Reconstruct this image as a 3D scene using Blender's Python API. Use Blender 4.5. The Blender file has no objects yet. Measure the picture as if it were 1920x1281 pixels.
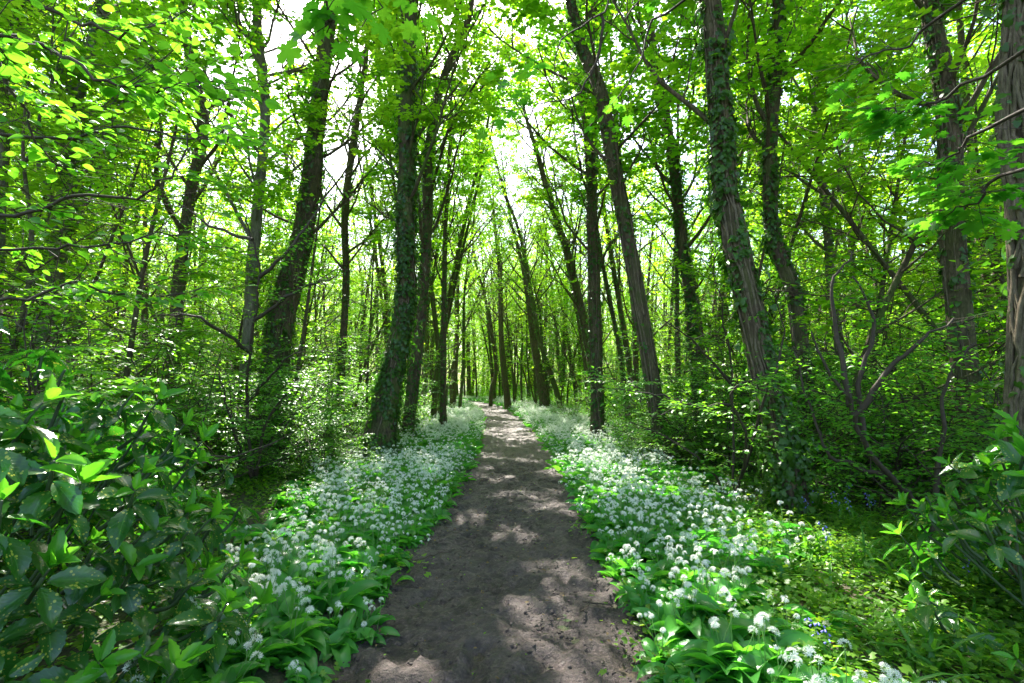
import bpy, math
import numpy as np
from mathutils import Vector
R = math.radians
SC = bpy.context.scene
COL = SC.collection
rng = np.random.default_rng(11)

# ------------------------------------------------------------------ camera
CAM_H, PITCH, F = 1.6, R(4.77), 960.0
cam_d = bpy.data.cameras.new('camera'); cam = bpy.data.objects.new('camera', cam_d); COL.objects.link(cam)
cam_d.lens = 18; cam_d.sensor_width = 36; cam_d.clip_start = 0.05; cam_d.clip_end = 2000
cam.location = (0, 0, CAM_H); cam.rotation_euler = (R(90) + PITCH, 0, 0)
SC.camera = cam
SP, CP = math.sin(PITCH), math.cos(PITCH)

def at(px, py, Y):
    """world point at distance Y ahead that the photograph shows at (px, py)"""
    dx, dy = (px - 960) / F, (640.5 - py) / F
    d = np.array([dx, CP - SP * dy, SP + CP * dy])
    return np.array([0, 0, CAM_H]) + d * (Y / d[1])

# ------------------------------------------------------------------ numpy helpers
def nrmz(v):
    return v / np.maximum(np.linalg.norm(v, axis=-1, keepdims=True), 1e-9)

def vnoise(x, y, seed=0):
    xi, yi = np.floor(x).astype(np.int64), np.floor(y).astype(np.int64)
    xf, yf = x - xi, y - yi
    def h(a, b):
        n = (a * 374761393 + b * 668265263 + seed * 974634777) & 0xffffffff
        n = ((n ^ (n >> 13)) * 1274126177) & 0xffffffff
        return ((n ^ (n >> 16)) & 0xffff) / 65535.0
    u, v = xf * xf * (3 - 2 * xf), yf * yf * (3 - 2 * yf)
    return (h(xi, yi) * (1 - u) + h(xi + 1, yi) * u) * (1 - v) + (h(xi, yi + 1) * (1 - u) + h(xi + 1, yi + 1) * u) * v

def fbm(x, y, o=4, seed=0):
    s, a, t = 0, 1.0, 0
    for i in range(o):
        s = s + a * vnoise(x * 2 ** i + 17.3 * i, y * 2 ** i - 9.1 * i, seed + i); t += a; a *= .5
    return s / t

def smooth(a, b, x):
    t = np.clip((x - a) / (b - a), 0, 1); return t * t * (3 - 2 * t)

def resample(pts, n):
    """Catmull-Rom through control points"""
    P = np.array(pts, float); m = len(P)
    Q = np.vstack([2 * P[0] - P[1], P, 2 * P[-1] - P[-2]])
    t = np.linspace(0, m - 1 - 1e-6, n); k = t.astype(int); f = (t - k)[:, None]
    a, b, c, d = Q[k], Q[k + 1], Q[k + 2], Q[k + 3]
    return .5 * ((2 * b) + (c - a) * f + (2 * a - 5 * b + 4 * c - d) * f ** 2 + (3 * b - a - 3 * c + d) * f ** 3)

# ------------------------------------------------------------------ mesh accumulation
class MB:
    def __init__(s): s.v, s.uv, s.t, s.q, s.n = [], [], [], [], 0
    def add(s, v, uv, tris=None, quads=None, mat=0):
        if tris is not None and len(tris): s.t.append((np.asarray(tris) + s.n, mat))
        if quads is not None and len(quads): s.q.append((np.asarray(quads) + s.n, mat))
        s.v.append(v); s.uv.append(uv if uv is not None else np.zeros((len(v), 2))); s.n += len(v)
    def mesh(s, name, mats, smooth_=True):
        V = np.vstack(s.v).astype(np.float32); UV = np.vstack(s.uv).astype(np.float32)
        me = bpy.data.meshes.new(name)
        T = [a for a, _ in s.t]; Q = [a for a, _ in s.q]
        idx = np.concatenate([a.ravel() for a in T + Q]).astype(np.int32)
        tot = np.concatenate([np.full(len(a), 3) for a in T] + [np.full(len(a), 4) for a in Q]).astype(np.int32)
        mi = np.concatenate([np.full(len(a), m) for a, m in s.t + s.q]).astype(np.int32)
        st = np.concatenate([[0], np.cumsum(tot)[:-1]]).astype(np.int32)
        me.vertices.add(len(V)); me.vertices.foreach_set('co', V.ravel())
        me.loops.add(len(idx)); me.loops.foreach_set('vertex_index', idx)
        me.polygons.add(len(tot)); me.polygons.foreach_set('loop_start', st); me.polygons.foreach_set('loop_total', tot)
        me.polygons.foreach_set('material_index', mi)
        me.polygons.foreach_set('use_smooth', np.full(len(tot), smooth_, dtype=bool))
        ul = me.uv_layers.new(name='UVMap'); ul.data.foreach_set('uv', UV[idx].ravel())
        for m in (mats if isinstance(mats, (list, tuple)) else [mats]): me.materials.append(m)
        me.update(calc_edges=True)
        return me
    def obj(s, name, mats, parent=None, link=True, smooth_=True):
        o = bpy.data.objects.new(name, s.mesh(name, mats, smooth_))
        if link: COL.objects.link(o)
        if parent is not None: o.parent = parent
        return o

def frames(pts):
    T = nrmz(np.gradient(pts, axis=0))
    ref = np.array([1., .13, .07]) if abs(T[0][0]) < .8 else np.array([.1, 1., 0])
    A = np.zeros_like(pts); a = ref
    for i in range(len(pts)):
        a = a - T[i] * a.dot(T[i]); a = a / np.linalg.norm(a); A[i] = a
    return T, A, np.cross(T, A)

def tube(mb, pts, rad, sides=8, mat=0, rough=0, seed=0, flare=0):
    pts = np.asarray(pts, float); n = len(pts); rad = np.broadcast_to(np.asarray(rad, float), (n,))
    T, A, B = frames(pts)
    ang = np.linspace(0, 2 * math.pi, sides, endpoint=False)
    ln = np.concatenate([[0], np.cumsum(np.linalg.norm(np.diff(pts, axis=0), axis=1))])
    rr = np.repeat(rad[:, None], sides, 1)
    if rough:
        cx, cy = np.cos(ang)[None] * 1.6, np.sin(ang)[None] * 1.6
        rr = rr * (1 + rough * 2 * (fbm(cx + ln[:, None] * .35 + seed, cy + ln[:, None] * .8, 3, seed) - .5) * 1.6)
    if flare:
        f = np.exp(-ln / .35)[:, None]
        rr = rr * (1 + flare * f * (1 + .8 * np.cos(ang * 5 + seed) * np.exp(-ln / .25)[:, None]))
    V = pts[:, None] + rr[..., None] * (np.cos(ang)[None, :, None] * A[:, None] + np.sin(ang)[None, :, None] * B[:, None])
    uv = np.stack([np.repeat((ang / 6.2832)[None], n, 0), np.repeat(ln[:, None], sides, 1)], -1)
    i = np.arange(n - 1)[:, None] * sides; j = np.arange(sides)[None]; k = (j + 1) % sides
    q = np.stack([i + j, i + k, i + sides + k, i + sides + j], -1).reshape(-1, 4)
    V = V.reshape(-1, 3); uv = uv.reshape(-1, 2)
    V = np.vstack([V, pts[-1] + T[-1] * rad[-1] * .5]); uv = np.vstack([uv, [0, ln[-1]]])
    c = len(V) - 1; b = (n - 1) * sides
    mb.add(V, uv, tris=np.stack([b + j[0], b + k[0], np.full(sides, c)], -1), quads=q, mat=mat)

# ------------------------------------------------------------------ leaf templates (x along, y across, z up)
def grid_leaf(w, rows, cols=2, fold=.15, droop=.2, teeth=0, lift=0, wave=0):
    """w: callable half width; cols per half"""
    xs = np.linspace(0, 1, rows); v, uv = [], []
    c = np.linspace(-1, 1, 2 * cols + 1)
    for i, x in enumerate(xs):
        hw = w(x)
        if teeth and .2 < x < .97 : hw *= 1 + teeth * (1 if i % 2 else -1)
        for y in c:
            z = fold * abs(y) * hw * 2 - droop * x * x + lift * x + wave * math.sin(x * 9 + y * 2) * abs(y)
            xx = x * (1 - .25 * droop * x) - (teeth * .06 * abs(y) if teeth and i % 2 else 0)
            v.append((xx, y * hw, z)); uv.append((x, y * .5 + .5))
    m = 2 * cols + 1; t = []
    for i in range(rows - 1):
        for j in range(m - 1):
            a = i * m + j
            t += [(a, a + m, a + 1), (a + 1, a + m, a + m + 1)]
    return np.array(v, float), np.array(t), np.array(uv, float)

def fan_leaf(out, cup=.12):
    o = np.array(out, float); n = len(o)
    r = np.hypot(o[:, 0] - .3, o[:, 1])
    z = -cup * r ** 2 * 2 + np.where(np.arange(n) % 2, .02, -.03)
    v = np.vstack([[.25, 0, .03], np.column_stack([o, z])])
    t = [(0, i + 1, (i + 1) % n + 1) for i in range(n - 1)]
    return v, np.array(t), np.column_stack([v[:, 0], v[:, 1] + .5])

def lens(mx, pw=.9, sh=.8):
    return lambda x: mx * max(0.0, math.sin(math.pi * min(1, x ** sh))) ** pw + .003
DIA = (np.array([[0, 0, 0], [.42, .36, .07], [1, 0, -.06], [.42, -.36, .07]]), np.array([[0, 2, 1], [0, 3, 2]]), np.array([[0, .5], [.42, 1], [1, .5], [.42, 0]]))
LOBE = (np.array([[0, 0, 0], [.1, .42, .03], [.45, .22, .03], [.62, .5, -.02], [1, 0, -.05], [.62, -.5, -.02], [.45, -.22, .03], [.1, -.42, .03]]),
        np.array([[0, 2, 1], [2, 4, 3], [0, 4, 2], [0, 6, 4], [6, 5, 4], [0, 7, 6]]), None)
LOBE = (LOBE[0], LOBE[1], np.column_stack([LOBE[0][:, 0], LOBE[0][:, 1] + .5]))
OVAL = grid_leaf(lens(.32, .8, .85), 4, 1, .18, .12)
OVALH = grid_leaf(lens(.31, .75, .85), 9, 2, .16, .16, wave=.012)
SYC = fan_leaf([(0, -.01), (-.12, -.2), (.02, -.3), (-.02, -.5), (.12, -.42), (.2, -.5), (.3, -.36), (.42, -.54), (.5, -.47), (.66, -.55), (.62, -.38), (.56, -.2), (.68, -.23), (.8, -.24), (.84, -.1), (1, 0),
                (.84, .1), (.8, .24), (.68, .23), (.56, .2), (.62, .38), (.66, .55), (.5, .47), (.42, .54), (.3, .36), (.2, .5), (.12, .42), (-.02, .5), (.02, .3), (-.12, .2), (0, .01)], .16)
IVYL = fan_leaf([(0, -.01), (-.14, -.25), (.1, -.5), (.34, -.3), (.55, -.34), (1, 0), (.55, .34), (.34, .3), (.1, .5), (-.14, .25), (0, .01)], .2)
AUC = grid_leaf(lens(.2, .85, .95), 17, 2, .22, .22, teeth=.07, wave=.01)
AUCY = grid_leaf(lens(.2, .85, .95), 13, 2, .35, -.05, teeth=.09, wave=.01)
BLADE = grid_leaf(lambda x: .035 * (1 - x) ** .6 + .002, 5, 1, .3, .55)
GAR = grid_leaf(lambda x: .012 if x < .12 else .012 + .14 * math.sin(math.pi * ((x - .12) / .88) ** .8) ** .8 + .001, 8, 1, .45, .0)
GAR2 = grid_leaf(lambda x: .012 + .13 * math.sin(math.pi * x ** .8) ** .8, 4, 1, .4, .0)

def leaves(mb, tmpl, pos, fwd, nrm, size, mat=0, width=1.0, bend=0):
    tv, tt, tu = tmpl
    pos, fwd, nrm = (np.atleast_2d(np.asarray(a, float)) for a in (pos, fwd, nrm)); n = len(pos)
    size = np.broadcast_to(np.asarray(size, float), (n,)); bend = np.broadcast_to(np.asarray(bend, float), (n,))
    x = nrmz(fwd); z = nrmz(nrm - x * (nrm * x).sum(1, keepdims=True)); y = np.cross(z, x)
    X, Y, Z = tv[:, 0], tv[:, 1] * width, tv[:, 2]
    if np.any(bend):
        th = bend[:, None] * X[None]                       # arc bending
        s = np.where(np.abs(bend) < 1e-3, 1e-3, bend)[:, None]
        Lx, Lz = np.sin(th) / s, -(1 - np.cos(th)) / s
        Xx = Lx + np.sin(th) * Z[None]; Zz = Lz + np.cos(th) * Z[None]
    else: Xx, Zz = np.repeat(X[None], n, 0), np.repeat(Z[None], n, 0)
    V = pos[:, None] + size[:, None, None] * (Xx[..., None] * x[:, None] + Y[None, :, None] * y[:, None] + Zz[..., None] * z[:, None])
    k = len(tv)
    t = (tt[None] + (np.arange(n) * k)[:, None, None]).reshape(-1, 3)
    mb.add(V.reshape(-1, 3), np.tile(tu, (n, 1)), tris=t, mat=mat)

# ------------------------------------------------------------------ materials
def nd(nt, t, **kw):
    n = nt.nodes.new(t)
    for k, v in kw.items():
        if k in n.inputs: n.inputs[k].default_value = v
        else: setattr(n, k, v)
    return n
def newmat(name):
    m = bpy.data.materials.new(name); m.use_nodes = True; nt = m.node_tree
    for n in list(nt.nodes):
        if n.type != 'OUTPUT_MATERIAL': nt.nodes.remove(n)
    return m, nt, [n for n in nt.nodes if n.type == 'OUTPUT_MATERIAL'][0]
def ramp(nt, fac, stops):
    r = nt.nodes.new('ShaderNodeValToRGB'); e = r.color_ramp.elements
    for i, (p, c) in enumerate(stops):
        if i < 2: e[i].position = p; e[i].color = (*c, 1)
        else: x = e.new(p); x.color = (*c, 1)
    nt.links.new(fac, r.inputs[0]); return r.outputs[0]
def mixc(nt, fac, a, b, mode='MIX'):
    m = nt.nodes.new('ShaderNodeMix'); m.data_type = 'RGBA'; m.blend_type = mode
    for s, v in ((m.inputs[0], fac), (m.inputs[6], a), (m.inputs[7], b)):
        if isinstance(v, bpy.types.NodeSocket): nt.links.new(v, s)
        elif isinstance(v, (int, float)): s.default_value = v
        else: s.default_value = (*v, 1)
    return m.outputs[2]
def mth(nt, op, a, b=None, c=None):
    m = nt.nodes.new('ShaderNodeMath'); m.operation = op
    for s, v in zip(m.inputs, (a, b, c)):
        if v is None: continue
        if isinstance(v, bpy.types.NodeSocket): nt.links.new(v, s)
        else: s.default_value = v
    return m.outputs[0]

def leaf_mat(name, refl, trans, tfac=.5, rough=.45, spec=.4, veins=0, spots=False):
    m, nt, out = newmat(name); L = nt.links
    geo = nd(nt, 'ShaderNodeNewGeometry'); oi = nd(nt, 'ShaderNodeObjectInfo')
    rnd = mth(nt, 'FRACT', mth(nt, 'ADD', geo.outputs['Random Per Island'], mth(nt, 'MULTIPLY', oi.outputs['Random'], .0)))
    k = mth(nt, 'ADD', mth(nt, 'MULTIPLY', rnd, .6), mth(nt, 'MULTIPLY', oi.outputs['Random'], .4))
    cr = ramp(nt, k, [(0, refl[0]), (1, refl[1])]); ct = ramp(nt, k, [(0, trans[0]), (1, trans[1])])
    bumpn = None
    if veins or spots:
        uv = nd(nt, 'ShaderNodeUVMap'); sx = nd(nt, 'ShaderNodeSeparateXYZ'); L.new(uv.outputs[0], sx.inputs[0])
        ay = mth(nt, 'ABSOLUTE', mth(nt, 'SUBTRACT', sx.outputs[1], .5))
        mid = mth(nt, 'LESS_THAN', ay, .018)
        w = mth(nt, 'SINE', mth(nt, 'MULTIPLY', mth(nt, 'SUBTRACT', sx.outputs[0], mth(nt, 'MULTIPLY', ay, .45)), 62 if veins != 2 else 0))
        if veins == 2: w = mth(nt, 'SINE', mth(nt, 'MULTIPLY', ay, 110))
        vv = mth(nt, 'MAXIMUM', mid, mth(nt, 'MULTIPLY', mth(nt, 'POWER', mth(nt, 'MAXIMUM', w, 0), 6), .35))
        cr = mixc(nt, mth(nt, 'MULTIPLY', vv, .45), cr, tuple(min(1, c * 2.2 + .02) for c in refl[1]))
        ct = mixc(nt, mth(nt, 'MULTIPLY', vv, .5), ct, tuple(c * .45 for c in trans[0]))
        b = nd(nt, 'ShaderNodeBump', Strength=.25, Distance=.004); L.new(vv, b.inputs['Height']); bumpn = b.outputs[0]
    if spots:
        tc = nd(nt, 'ShaderNodeTexCoord'); vo = nd(nt, 'ShaderNodeTexVoronoi', Scale=62.0); L.new(tc.outputs['Object'], vo.inputs['Vector'])
        no = nd(nt, 'ShaderNodeTexNoise', Scale=16.0); L.new(tc.outputs['Object'], no.inputs['Vector'])
        thr = mth(nt, 'MULTIPLY', mth(nt, 'SUBTRACT', no.outputs[0], .36), 1.25)
        sp = mth(nt, 'LESS_THAN', vo.outputs['Distance'], thr)
        cr = mixc(nt, mth(nt, 'MULTIPLY', sp, .8), cr, (.42, .46, .06)); ct = mixc(nt, sp, ct, (.4, .45, .05))
    p = nd(nt, 'ShaderNodeBsdfPrincipled', Roughness=rough); p.inputs['Specular IOR Level'].default_value = spec
    t = nd(nt, 'ShaderNodeBsdfTranslucent'); mx = nd(nt, 'ShaderNodeMixShader'); mx.inputs[0].default_value = tfac
    L.new(cr, p.inputs['Base Color']); L.new(ct, t.inputs['Color'])
    if bumpn: L.new(bumpn, p.inputs['Normal'])
    L.new(p.outputs[0], mx.inputs[1]); L.new(t.outputs[0], mx.inputs[2]); L.new(mx.outputs[0], out.inputs[0])
    return m

M = {}
M['canopy'] = leaf_mat('sycamore_leaf', ((.05, .16, .01), (.15, .32, .018)), ((.15, .52, .01), (.46, .86, .02)), .55, .42, .35)
M['canopy_b'] = leaf_mat('pale_spring_leaf', ((.08, .2, .012), (.2, .35, .02)), ((.26, .64, .012), (.6, .92, .03)), .55, .45, .3)
M['under'] = leaf_mat('understorey_leaf', ((.05, .19, .02), (.13, .33, .035)), ((.12, .5, .015), (.4, .8, .04)), .5, .35, .45)
M['beech'] = leaf_mat('beech_leaf', ((.05, .19, .02), (.11, .3, .03)), ((.15, .55, .02), (.36, .8, .03)), .55, .35, .4, veins=1)
M['sycn'] = leaf_mat('near_sycamore_leaf', ((.04, .15, .02), (.1, .26, .03)), ((.1, .48, .02), (.34, .78, .03)), .55, .4, .4)
M['ivy'] = leaf_mat('ivy_leaf', ((.016, .05, .007), (.06, .14, .015)), ((.05, .24, .01), (.15, .45, .02)), .35, .35, .45)
M['auc'] = leaf_mat('spotted_laurel_leaf', ((.014, .068, .012), (.048, .15, .02)), ((.04, .3, .012), (.12, .46, .02)), .33, .19, .65, veins=1, spots=True)
M['aucy'] = leaf_mat('young_laurel_leaf', ((.05, .23, .02), (.13, .38, .03)), ((.12, .55, .02), (.34, .8, .03)), .5, .25, .5, veins=1)
M['garlic'] = leaf_mat('wild_garlic_leaf', ((.035, .17, .03), (.09, .3, .045)), ((.07, .48, .03), (.25, .72, .04)), .45, .26, .5, veins=2)
M['ground_leaf'] = leaf_mat('low_herb_leaf', ((.05, .16, .015), (.16, .3, .025)), ((.12, .45, .01), (.5, .75, .03)), .5, .4, .4)
M['grass'] = leaf_mat('grass_blade', ((.04, .15, .015), (.11, .28, .03)), ((.1, .42, .015), (.3, .65, .03)), .4, .35, .4)
M['litter'] = leaf_mat('dry_leaf', ((.1, .06, .03), (.25, .17, .06)), ((.14, .08, .03), (.24, .16, .05)), .3, .6, .3)

def petal_mat():
    m, nt, out = newmat('white_petal')
    p = nd(nt, 'ShaderNodeBsdfPrincipled', Roughness=.5); p.inputs['Base Color'].default_value = (.87, .86, .8, 1)
    t = nd(nt, 'ShaderNodeBsdfTranslucent'); t.inputs[0].default_value = (.85, .9, .82, 1)
    mx = nd(nt, 'ShaderNodeMixShader'); mx.inputs[0].default_value = .35
    nt.links.new(p.outputs[0], mx.inputs[1]); nt.links.new(t.outputs[0], mx.inputs[2]); nt.links.new(mx.outputs[0], out.inputs[0]); return m
M['petal'] = petal_mat()
def plain(name, col, rough=.5):
    m, nt, out = newmat(name); tc = nd(nt, 'ShaderNodeTexCoord'); no = nd(nt, 'ShaderNodeTexNoise', Scale=30.0)
    nt.links.new(tc.outputs['Object'], no.inputs['Vector'])
    p = nd(nt, 'ShaderNodeBsdfPrincipled', Roughness=rough)
    nt.links.new(ramp(nt, no.outputs[0], [(.3, tuple(c * .7 for c in col)), (.7, tuple(min(1, c * 1.25) for c in col))]), p.inputs['Base Color'])
    nt.links.new(p.outputs[0], out.inputs[0]); return m
M['stalk'] = plain('green_stalk', (.12, .27, .05)); M['bell'] = plain('bluebell_petal', (.2, .2, .68))
M['twig'] = plain('dark_twig', (.05, .035, .022), .8); M['post'] = plain('weathered_green_post', (.03, .045, .03), .7)
M['young_stem'] = plain('laurel_stem', (.035, .07, .02), .6)

def bark_mat(name, dark, light, moss, mossamt, scale=1.0, bump=.6):
    m, nt, out = newmat(name); L = nt.links
    tc = nd(nt, 'ShaderNodeTexCoord'); mp = nd(nt, 'ShaderNodeMapping'); mp.inputs['Scale'].default_value = (1, 1, .22)
    L.new(tc.outputs['Object'], mp.inputs[0])
    n1 = nd(nt, 'ShaderNodeTexNoise', Scale=14.0 * scale, Detail=7.0, Roughness=.65); L.new(mp.outputs[0], n1.inputs['Vector'])
    vo = nd(nt, 'ShaderNodeTexVoronoi', feature='DISTANCE_TO_EDGE', Scale=24.0 * scale); wv = mixc(nt, .12, mp.outputs[0], n1.outputs[1]); L.new(wv, vo.inputs['Vector'])
    n2 = nd(nt, 'ShaderNodeTexNoise', Scale=2.2, Detail=4.0); L.new(tc.outputs['Object'], n2.inputs['Vector'])
    crack = mth(nt, 'MINIMUM', mth(nt, 'MULTIPLY', vo.outputs['Distance'], 5.0), 1.0)
    c = ramp(nt, n1.outputs[0], [(.3, dark), (.72, light)])
    c = mixc(nt, mth(nt, 'MULTIPLY', mth(nt, 'SUBTRACT', 1.0, crack), .5), c, tuple(x * .35 for x in dark))
    mk = mth(nt, 'MULTIPLY', ramp(nt, mth(nt, 'ADD', mth(nt, 'MULTIPLY', n2.outputs[0], .75), mth(nt, 'MULTIPLY', n1.outputs[0], .25)), [(.42, (0, 0, 0)), (.62, (1, 1, 1))]), mossamt)
    c = mixc(nt, mk, c, moss)
    p = nd(nt, 'ShaderNodeBsdfPrincipled', Roughness=.85); p.inputs['Specular IOR Level'].default_value = .25; L.new(c, p.inputs['Base Color'])
    b = nd(nt, 'ShaderNodeBump', Strength=bump, Distance=.03)
    L.new(mth(nt, 'ADD', mth(nt, 'MULTIPLY', crack, .6), n1.outputs[0]), b.inputs['Height']); L.new(b.outputs[0], p.inputs['Normal'])
    L.new(p.outputs[0], out.inputs[0]); return m
M['bark'] = bark_mat('brown_bark', (.048, .034, .022), (.21, .15, .1), (.07, .1, .02), .55)
M['bark_pale'] = bark_mat('pale_grey_bark', (.1, .088, .068), (.33, .29, .23), (.09, .13, .04), .45, 1.4, .3)
M['bark_moss'] = bark_mat('mossy_bark', (.045, .035, .02), (.17, .13, .075), (.07, .13, .015), .8)
M['vine'] = bark_mat('ivy_stem_bark', (.09, .065, .04), (.36, .28, .2), (.08, .1, .03), .25, 3.0, .5)

def soil_mat():
    m, nt, out = newmat('woodland_soil'); L = nt.links; tc = nd(nt, 'ShaderNodeTexCoord')
    n = nd(nt, 'ShaderNodeTexNoise', Scale=3.0, Detail=8.0, Roughness=.7); L.new(tc.outputs['Object'], n.inputs['Vector'])
    n2 = nd(nt, 'ShaderNodeTexNoise', Scale=45.0, Detail=4.0); L.new(tc.outputs['Object'], n2.inputs['Vector'])
    c = ramp(nt, n2.outputs[0], [(.3, (.025, .018, .012)), (.7, (.11, .08, .05))])
    c = mixc(nt, ramp(nt, n.outputs[0], [(.45, (0, 0, 0)), (.65, (1, 1, 1))]), c, (.035, .07, .015))
    p = nd(nt, 'ShaderNodeBsdfPrincipled', Roughness=.9); L.new(c, p.inputs['Base Color'])
    b = nd(nt, 'ShaderNodeBump', Strength=.8, Distance=.02); L.new(n2.outputs[0], b.inputs['Height']); L.new(b.outputs[0], p.inputs['Normal'])
    L.new(p.outputs[0], out.inputs[0]); return m
def mud_mat():
    m, nt, out = newmat('trodden_mud'); L = nt.links; tc = nd(nt, 'ShaderNodeTexCoord')
    n = nd(nt, 'ShaderNodeTexNoise', Scale=2.0, Detail=6.0, Roughness=.6); L.new(tc.outputs['Object'], n.inputs['Vector'])
    n2 = nd(nt, 'ShaderNodeTexNoise', Scale=38.0, Detail=7.0, Roughness=.7); L.new(tc.outputs['Object'], n2.inputs['Vector'])
    n3 = nd(nt, 'ShaderNodeTexNoise', Scale=9.0, Detail=5.0, Roughness=.65); L.new(tc.outputs['Object'], n3.inputs['Vector'])
    vo = nd(nt, 'ShaderNodeTexVoronoi', Scale=85.0, Randomness=1.0); L.new(tc.outputs['Object'], vo.inputs['Vector'])
    c = ramp(nt, n2.outputs[0], [(.32, (.018, .012, .0095)), (.5, (.065, .043, .036)), (.7, (.2, .145, .138))])
    c = mixc(nt, ramp(nt, n3.outputs[0], [(.46, (0, 0, 0)), (.6, (.85, .85, .85))]), c, (.02, .0135, .0105))
    c = mixc(nt, ramp(nt, n.outputs[0], [(.35, (0, 0, 0)), (.7, (.5, .5, .5))]), c, (.15, .112, .106))
    bits = mth(nt, 'LESS_THAN', vo.outputs['Distance'], .09)
    c = mixc(nt, mth(nt, 'MULTIPLY', bits, .5), c, (.24, .19, .13))
    p = nd(nt, 'ShaderNodeBsdfPrincipled'); p.inputs['Specular IOR Level'].default_value = .45; L.new(c, p.inputs['Base Color'])
    L.new(mth(nt, 'ADD', .38, mth(nt, 'MULTIPLY', n2.outputs[0], .45)), p.inputs['Roughness'])
    b = nd(nt, 'ShaderNodeBump', Strength=1.0, Distance=.03)
    L.new(mth(nt, 'ADD', n2.outputs[0], mth(nt, 'MULTIPLY', n3.outputs[0], 1.4)), b.inputs['Height']); L.new(b.outputs[0], p.inputs['Normal'])
    L.new(p.outputs[0], out.inputs[0]); return m
M['soil'] = soil_mat(); M['mud'] = mud_mat()

# ------------------------------------------------------------------ tagging
def tag(o, label=None, cat=None, group=None, kind=None):
    if label: o['label'] = label
    if cat: o['category'] = cat
    if group: o['group'] = group
    if kind: o['kind'] = kind
    return o
def empty(name, loc, label=None, cat=None, group=None):
    o = bpy.data.objects.new(name, None); COL.objects.link(o); o.location = tuple(loc); o.empty_display_size = .2
    return tag(o, label, cat, group)
def copy_tree(o, loc=None, rot=None, scl=None):
    c = o.copy(); COL.objects.link(c)
    if loc is not None: c.location = tuple(loc)
    if rot is not None: c.rotation_euler = rot
    if scl is not None: c.scale = (scl, scl, scl) if np.isscalar(scl) else scl
    for ch in o.children:
        d = ch.copy(); COL.objects.link(d); d.parent = c
        for g in ch.children:
            e = g.copy(); COL.objects.link(e); e.parent = d
    return c

def unused_fix(pr):  # a source that was never placed is removed again
    for c in list(pr.children_recursive): bpy.data.objects.remove(c)
    bpy.data.objects.remove(pr)

# ------------------------------------------------------------------ path line and terrain
PATH = np.array([(.0, -8), (-.06, 2.7), (-.02, 5.5), (.04, 8.5), (-.05, 15.4), (-.6, 25.6), (-1.85, 38), (-3.5, 45), (-6.4, 51), (-12, 55), (-25, 57), (-45, 58)], float)
PL = resample(np.column_stack([PATH, np.zeros(len(PATH))]), 500)[:, :2]
def pdist(x, y):
    x = np.asarray(x, float); y = np.asarray(y, float); sh = x.shape; x = x.ravel(); y = y.ravel(); out = np.empty(len(x)); sd = np.empty(len(x))
    for i in range(0, len(x), 20000):
        dx = x[i:i + 20000, None] - PL[None, ::2, 0]; dy = y[i:i + 20000, None] - PL[None, ::2, 1]
        d = dx * dx + dy * dy; k = d.argmin(1); out[i:i + 20000] = np.sqrt(d[np.arange(len(k)), k])
    return out.reshape(sh)
def gz(x, y):
    x = np.asarray(x, float); y = np.asarray(y, float); d = pdist(x, y)
    n = fbm(x * .35, y * .35, 4, 3) - .5
    return smooth(.75, 1.25, d) * (.10 + .16 * n) - .07 + smooth(1.5, 6, d) * n * .35
# ground: one sheet, finer near the camera
def sheet():
    def axis(a, b, fine, lim):
        v = list(np.arange(a, b, fine)); s = fine; x = b
        while x < lim: s *= 1.35; x += s; v.append(x)
        x = a; s = fine; w = []
        while x > -lim: s *= 1.35; x -= s; w.append(x)
        return np.array(w[::-1] + v)
    xs = axis(-7, 7, .12, 700); ys = axis(-3, 30, .14, 700)
    X, Y = np.meshgrid(xs, ys); Z = gz(X, Y)
    V = np.stack([X, Y, Z], -1).reshape(-1, 3); nx = len(xs)
    i = np.arange(len(ys) - 1)[:, None] * nx; j = np.arange(nx - 1)[None]
    q = np.stack([i + j, i + j + 1, i + nx + j + 1, i + nx + j], -1).reshape(-1, 4)
    mb = MB(); mb.add(V, V[:, :2] * .1, quads=q); return mb.obj('ground', M['soil'])
tag(sheet(), 'dark woodland soil beneath the plants', kind='structure')

def path_mesh():
    s = [0.]; 
    while s[-1] < 110: s.append(s[-1] + (.028 if s[-1] < 19 else .15))
    s = np.array(s)
    seg = np.concatenate([[0], np.cumsum(np.linalg.norm(np.diff(PL, axis=0), axis=1))]); s = s[s < seg[-1]]
    cx, cy = np.interp(s, seg, PL[:, 0]), np.interp(s, seg, PL[:, 1])
    tx, ty = np.gradient(cx), np.gradient(cy); l = np.hypot(tx, ty); tx, ty = tx / l, ty / l
    u = np.linspace(-1.3, 1.3, 80)
    X = cx[:, None] + u[None] * ty[:, None]; Y = cy[:, None] - u[None] * tx[:, None]
    Z = .04 * (fbm(X * 1.3, Y * 1.3, 3, 5) - .5) + .085 * (fbm(X * 6, Y * 6, 3, 8) - .5) + .055 * (fbm(X * 22, Y * 22, 2, 9) - .5)
    h = vnoise(X * 4.5, Y * 3.2, 21) * vnoise(X * 9, Y * 7, 22)
    Z = Z - .045 * smooth(.35, .62, h)                                # footprints and hoof dents
    Z -= .018 * np.exp(-((u[None] + .28 + .06 * np.sin(Y * .7)) / .05) ** 2)  # faint wheel rut
    Z -= .02 * (1 - (np.abs(u[None]) / 1.3) ** 2)
    V = np.stack([X, Y, Z], -1).reshape(-1, 3); nx = len(u)
    i = np.arange(len(s) - 1)[:, None] * nx; j = np.arange(nx - 1)[None]
    q = np.stack([i + j, i + j + 1, i + nx + j + 1, i + nx + j], -1).reshape(-1, 4)
    mb = MB(); mb.add(V, V[:, :2], quads=q); return mb.obj('path', M['mud'])
tag(path_mesh(), 'trodden muddy footpath running straight then bending away', kind='structure')

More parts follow.
